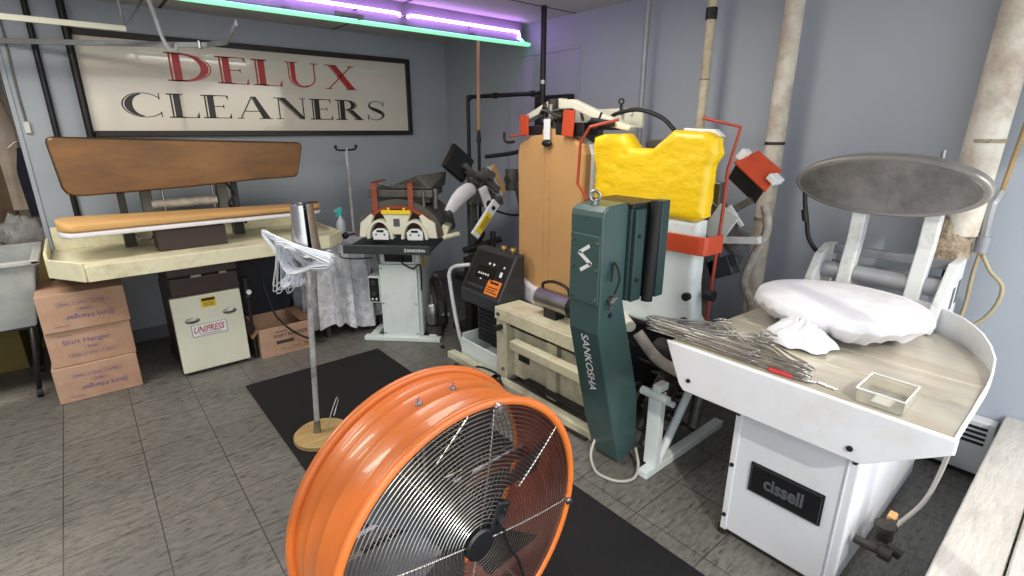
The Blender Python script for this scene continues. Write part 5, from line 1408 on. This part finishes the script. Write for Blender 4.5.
# hoses and valves beside the cabinet
vm = MB()
vm.cyl((1.80, .385, .19), (1.80, .29, .19), .017); vm.cyl((1.80, .31, .19), (1.90, .31, .19), .02); vm.cyl((1.86, .31, .15), (1.86, .31, .25), .026); vm.cyl((1.90, .31, .19), (2.02, .31, .2), .014); vm.cyl((1.95, .31, .12), (1.95, .31, .22), .022); vm.cyl((1.86, .31, .25), (1.86, .31, .275), .036); vm.cyl((1.86, .31, .19), (1.86, .24, .17), .02); vm.ball((1.95, .31, .21), .03); vm.cyl((1.80, .30, .19), (1.80, .26, .19), .026)
for v in vm.bm.verts: v.co = Vector((1.87, .27, .215)) + (v.co - Vector((1.87, .31, .19))) * .85
part('valve_cluster', vm, 'grime_metal', t, 'corroded steam valves')
part('valve_tag', MB().box(1.985, 2.03, .265, .29, .20, .24, .003), 'tan_board', t)
part('air_hose', MB().tube(bez([(1.97, .27, .2), (2.1, .26, .17), (2.25, .23, .2), (2.28, .21, .35), (2.22, .2, .5), (2.15, .19, .6), (2.1, .2, .7)], 7), .008, 10), 'hose_grey', t, 'tan rubber hose')

# hose loops at right wall
t = thing('wall_hose', 'tan hose looping down from a grey elbow beside the thick pipe', 'hose', (2.9, .34, 1.27))
part('feed_pipe', MB().tube([(2.94, .31, 1.75), (2.93, .335, 1.30)], .009).tube([(2.94, .31, 1.75), (2.95, .305, 2.0), (2.95, .30, ZC)], .009), 'stand_wood', t)
part('elbow', MB().tube(bez([(2.93, .335, 1.31), (2.92, .345, 1.27), (2.905, .35, 1.24), (2.90, .345, 1.10)], 5), .02).cyl((2.90, .345, 1.12), (2.90, .345, 1.05), .026), 'pipe_grey', t)
part('hose', MB().tube(bez([(2.90, .345, 1.06), (2.90, .30, .98), (2.91, .25, .92), (2.91, .25, .84), (2.91, .28, .76), (2.90, .33, .70), (2.9, .38, .6)], 7), .008, 10).tube(bez([(2.90, .345, 1.06), (2.91, .352, .95), (2.92, .35, .82), (2.92, .36, .7), (2.92, .4, .55)], 6), .008, 10), 'hose_tan', t)

# things on the press table -------------------------------------------------
hm2 = hanger_mesh('steel_hanger', 'pile_wire', .0021, .42, .125)
for i in range(38):
    j = lambda s: random.uniform(-s, s)
    h = bpy.data.objects.new('steel_hanger', hm2)
    R = Matrix(((0, 0, -1), (-1, 0, 0), (0, 1, 0))).to_4x4()      # width along Y, neck towards -X
    yc = .735 + j(.02)
    if i % 2 == 0: yc = .90 + j(.025)
    xc = 1.672 + j(.012) + .0
    flip = Matrix.Rotation(PI + j(.05), 4, 'Z')
    h.matrix_world = Matrix.Translation((xc + .125, yc, .782 + .0014 * i)) @ Matrix.Rotation(PI + j(.025), 4, 'Z') @ R
    COL.objects.link(h)
    props(h, 'bare wire hanger in the flat pile along the white table edge', 'hanger', 'wire hangers piled on the press table')
t = thing('plastic_tray', 'clear plastic tray on the front right corner of the press table', 'tray', (1.71, .33, .78))
x0, x1, y0, y1 = 1.655, 1.80, .265, .385
mb = MB()
mb.box(x0, x1, y0, y1, .7785, .7815, .001); mb.box(x0, x0 + .003, y0, y1, .7815, .822, .001); mb.box(x1 - .003, x1, y0, y1, .7815, .822, .001); mb.box(x0 + .003, x1 - .003, y0, y0 + .003, .7815, .822, .001); mb.box(x0 + .003, x1 - .003, y1 - .003, y1, .7815, .822, .001)
part('tray', mb, 'clear_plastic', t)
mb = MB().tube([(x0, y0, .822), (x1, y0, .822), (x1, y1, .822), (x0, y1, .822)], .003, 6, closed=True)
part('rim', mb, 'white_plastic', t)
solo('tray_label', MB().box(1.68, 1.75, .30, .35, .782, .784, .001), 'white_print', 'white paper slip lying inside the clear tray', 'paper', (1.71, .33, .782))
t = thing('red_marker', 'red marker lying at the end of the hanger pile', 'marker', (1.655, .60, .785))
part('barrel', MB().tube([(1.655, .64, .787), (1.655, .635, .787), (1.66, .57, .787), (1.66, .56, .787)], [.004, .008, .008, .005], 12), 'red_plastic', t)
def slip(c, s, rz, seed):
    def fn(u, v):
        p = Vector(((u - .5) * s[0], (v - .5) * s[1], .010 + .008 * math.sin(u * 3 + seed) + .006 * noise.noise(Vector((u * 3, v * 3, seed)))))
        p = Matrix.Rotation(rz, 3, 'Z') @ p
        return (c[0] + p.x, c[1] + p.y, c[2] + max(.001, p.z - .008))
    return MB().grid(fn, 8, 8)
for c, s, rz, sd, lb in (((1.672, .525, .779), (.03, .055), .3, 1., 'crumpled white paper slip beside the red marker'), ((1.69, .47, .779), (.022, .06), -.2, 3., 'thin white paper strip nearer the tray'), ((1.70, .545, .779), (.03, .04), .9, 5., 'folded white paper slip behind the red marker')):
    solo('paper_slip', slip(c, s, rz, sd), 'white_print', lb, 'paper', c)
def rag(u, v):
    a = 2 * PI * u
    rr = (.03 + .10 * v) * (1 + .25 * noise.noise(Vector((math.cos(a) * 2, math.sin(a) * 2, v * 2))))
    return (1.985 + rr * .75 * math.cos(a), .675 + rr * .95 * math.sin(a), .782 + .085 * (1 - v) ** .7 + .022 * abs(math.sin(a * 5 + v * 6)) * (1 - v * .6))
solo('white_rag', MB().grid(rag, 60, 14, close_u=True), 'white_cloth', 'crumpled white rag on the table under the padded buck', 'rag', (1.985, .675, .78))
# small debris of the floor
solo('bottle_cap', MB().cyl((1.86, 3.02, 0), (1.86, 3.02, .012), .016), 'dark_metal', 'small dark cap on the floor left of the console rail', 'cap', (1.86, 3.02, 0))

# ---------------------------------------------------------------- trees outside the shop window, mirrored in the sign
for (x, y, h, r) in ((-5.5, -11, 5.5, 2.6), (1.5, -14, 6.5, 3.0), (-13, -15, 6, 3)):
    t = thing('street_tree', 'leafy green tree across the street outside', 'tree', (x, y, -.15), group='trees outside')
    part('trunk', MB().tube([(x, y, -.15), (x + .1, y, h * .5), (x, y, h * .75)], [.22, .17, .08], 10), 'trunk_out', t)
    part('crown', crumple((x, y, h * .72), (r, r, r * .85), x, .45, 2.4), 'leaf_out', t)

# ---------------------------------------------------------------- light
w = bpy.data.worlds.new('sky'); SC.world = w; w.use_nodes = True
nt = w.node_tree; N, L = nt.nodes, nt.links
sky = N.new('ShaderNodeTexSky')
sky.sky_type = 'NISHITA'; sky.sun_disc = False
sky.sun_elevation = math.radians(48); sky.sun_rotation = math.radians(150)
sky.air_density = 1.2; sky.dust_density = 2.5
bg = N['Background']; bg.inputs['Strength'].default_value = .30
L.new(sky.outputs['Color'], bg.inputs['Color'])
def area(name, loc, rot, sx, sy, e, col):
    l = bpy.data.lights.new(name, 'AREA'); l.shape = 'RECTANGLE'; l.size = sx; l.size_y = sy; l.energy = e; l.color = col
    o = bpy.data.objects.new(name, l); o.location = loc; o.rotation_euler = rot; COL.objects.link(o); return o
# daylight arriving through the shop window opening
area('window_daylight', (.2, -.55, 1.35), (math.radians(90), 0, 0), 5.6, 1.9, 55, (.93, .96, 1.0))
# unseen area lamps added under the ceiling as interior fill
area('ceiling_fill', (-.9, 2.9, ZC - .02), (0, 0, 0), 1.2, .5, 52, (1.0, .95, .86))
area('ceiling_fill', (1.3, 1.9, ZC - .02), (0, 0, 0), 1.2, .5, 24, (1.0, .95, .86))
area('back_room_fill', (-1.4, 6.4, ZC - .02), (0, 0, 0), 1.0, .4, 60, (1.0, .88, .72))  # unseen lamp added to brighten the back room
sun = bpy.data.lights.new('sun', 'SUN'); sun.energy = 1.6; sun.angle = math.radians(1.5); sun.color = (1.0, .93, .82)
so = bpy.data.objects.new('sun', sun); COL.objects.link(so)
so.rotation_euler = Vector((.42, .62, -.62)).to_track_quat('-Z', 'Y').to_euler()

# ---------------------------------------------------------------- camera
cam = bpy.data.cameras.new('camera')
cam.sensor_fit = 'HORIZONTAL'; cam.sensor_width = 36.; cam.lens = 511 / 1024 * 36.
cam.clip_start = .02
co = bpy.data.objects.new('camera', cam); COL.objects.link(co)
co.location = (0, 0, 1.55)
pitch, yaw = math.atan(158 / 511), math.atan(449 / math.hypot(511, 158))
co.rotation_euler = (math.radians(90) - pitch, 0, -yaw)
SC.camera = co
SC.view_settings.view_transform = 'Standard'
SC.view_settings.look = 'None'
SC.view_settings.exposure = 0.
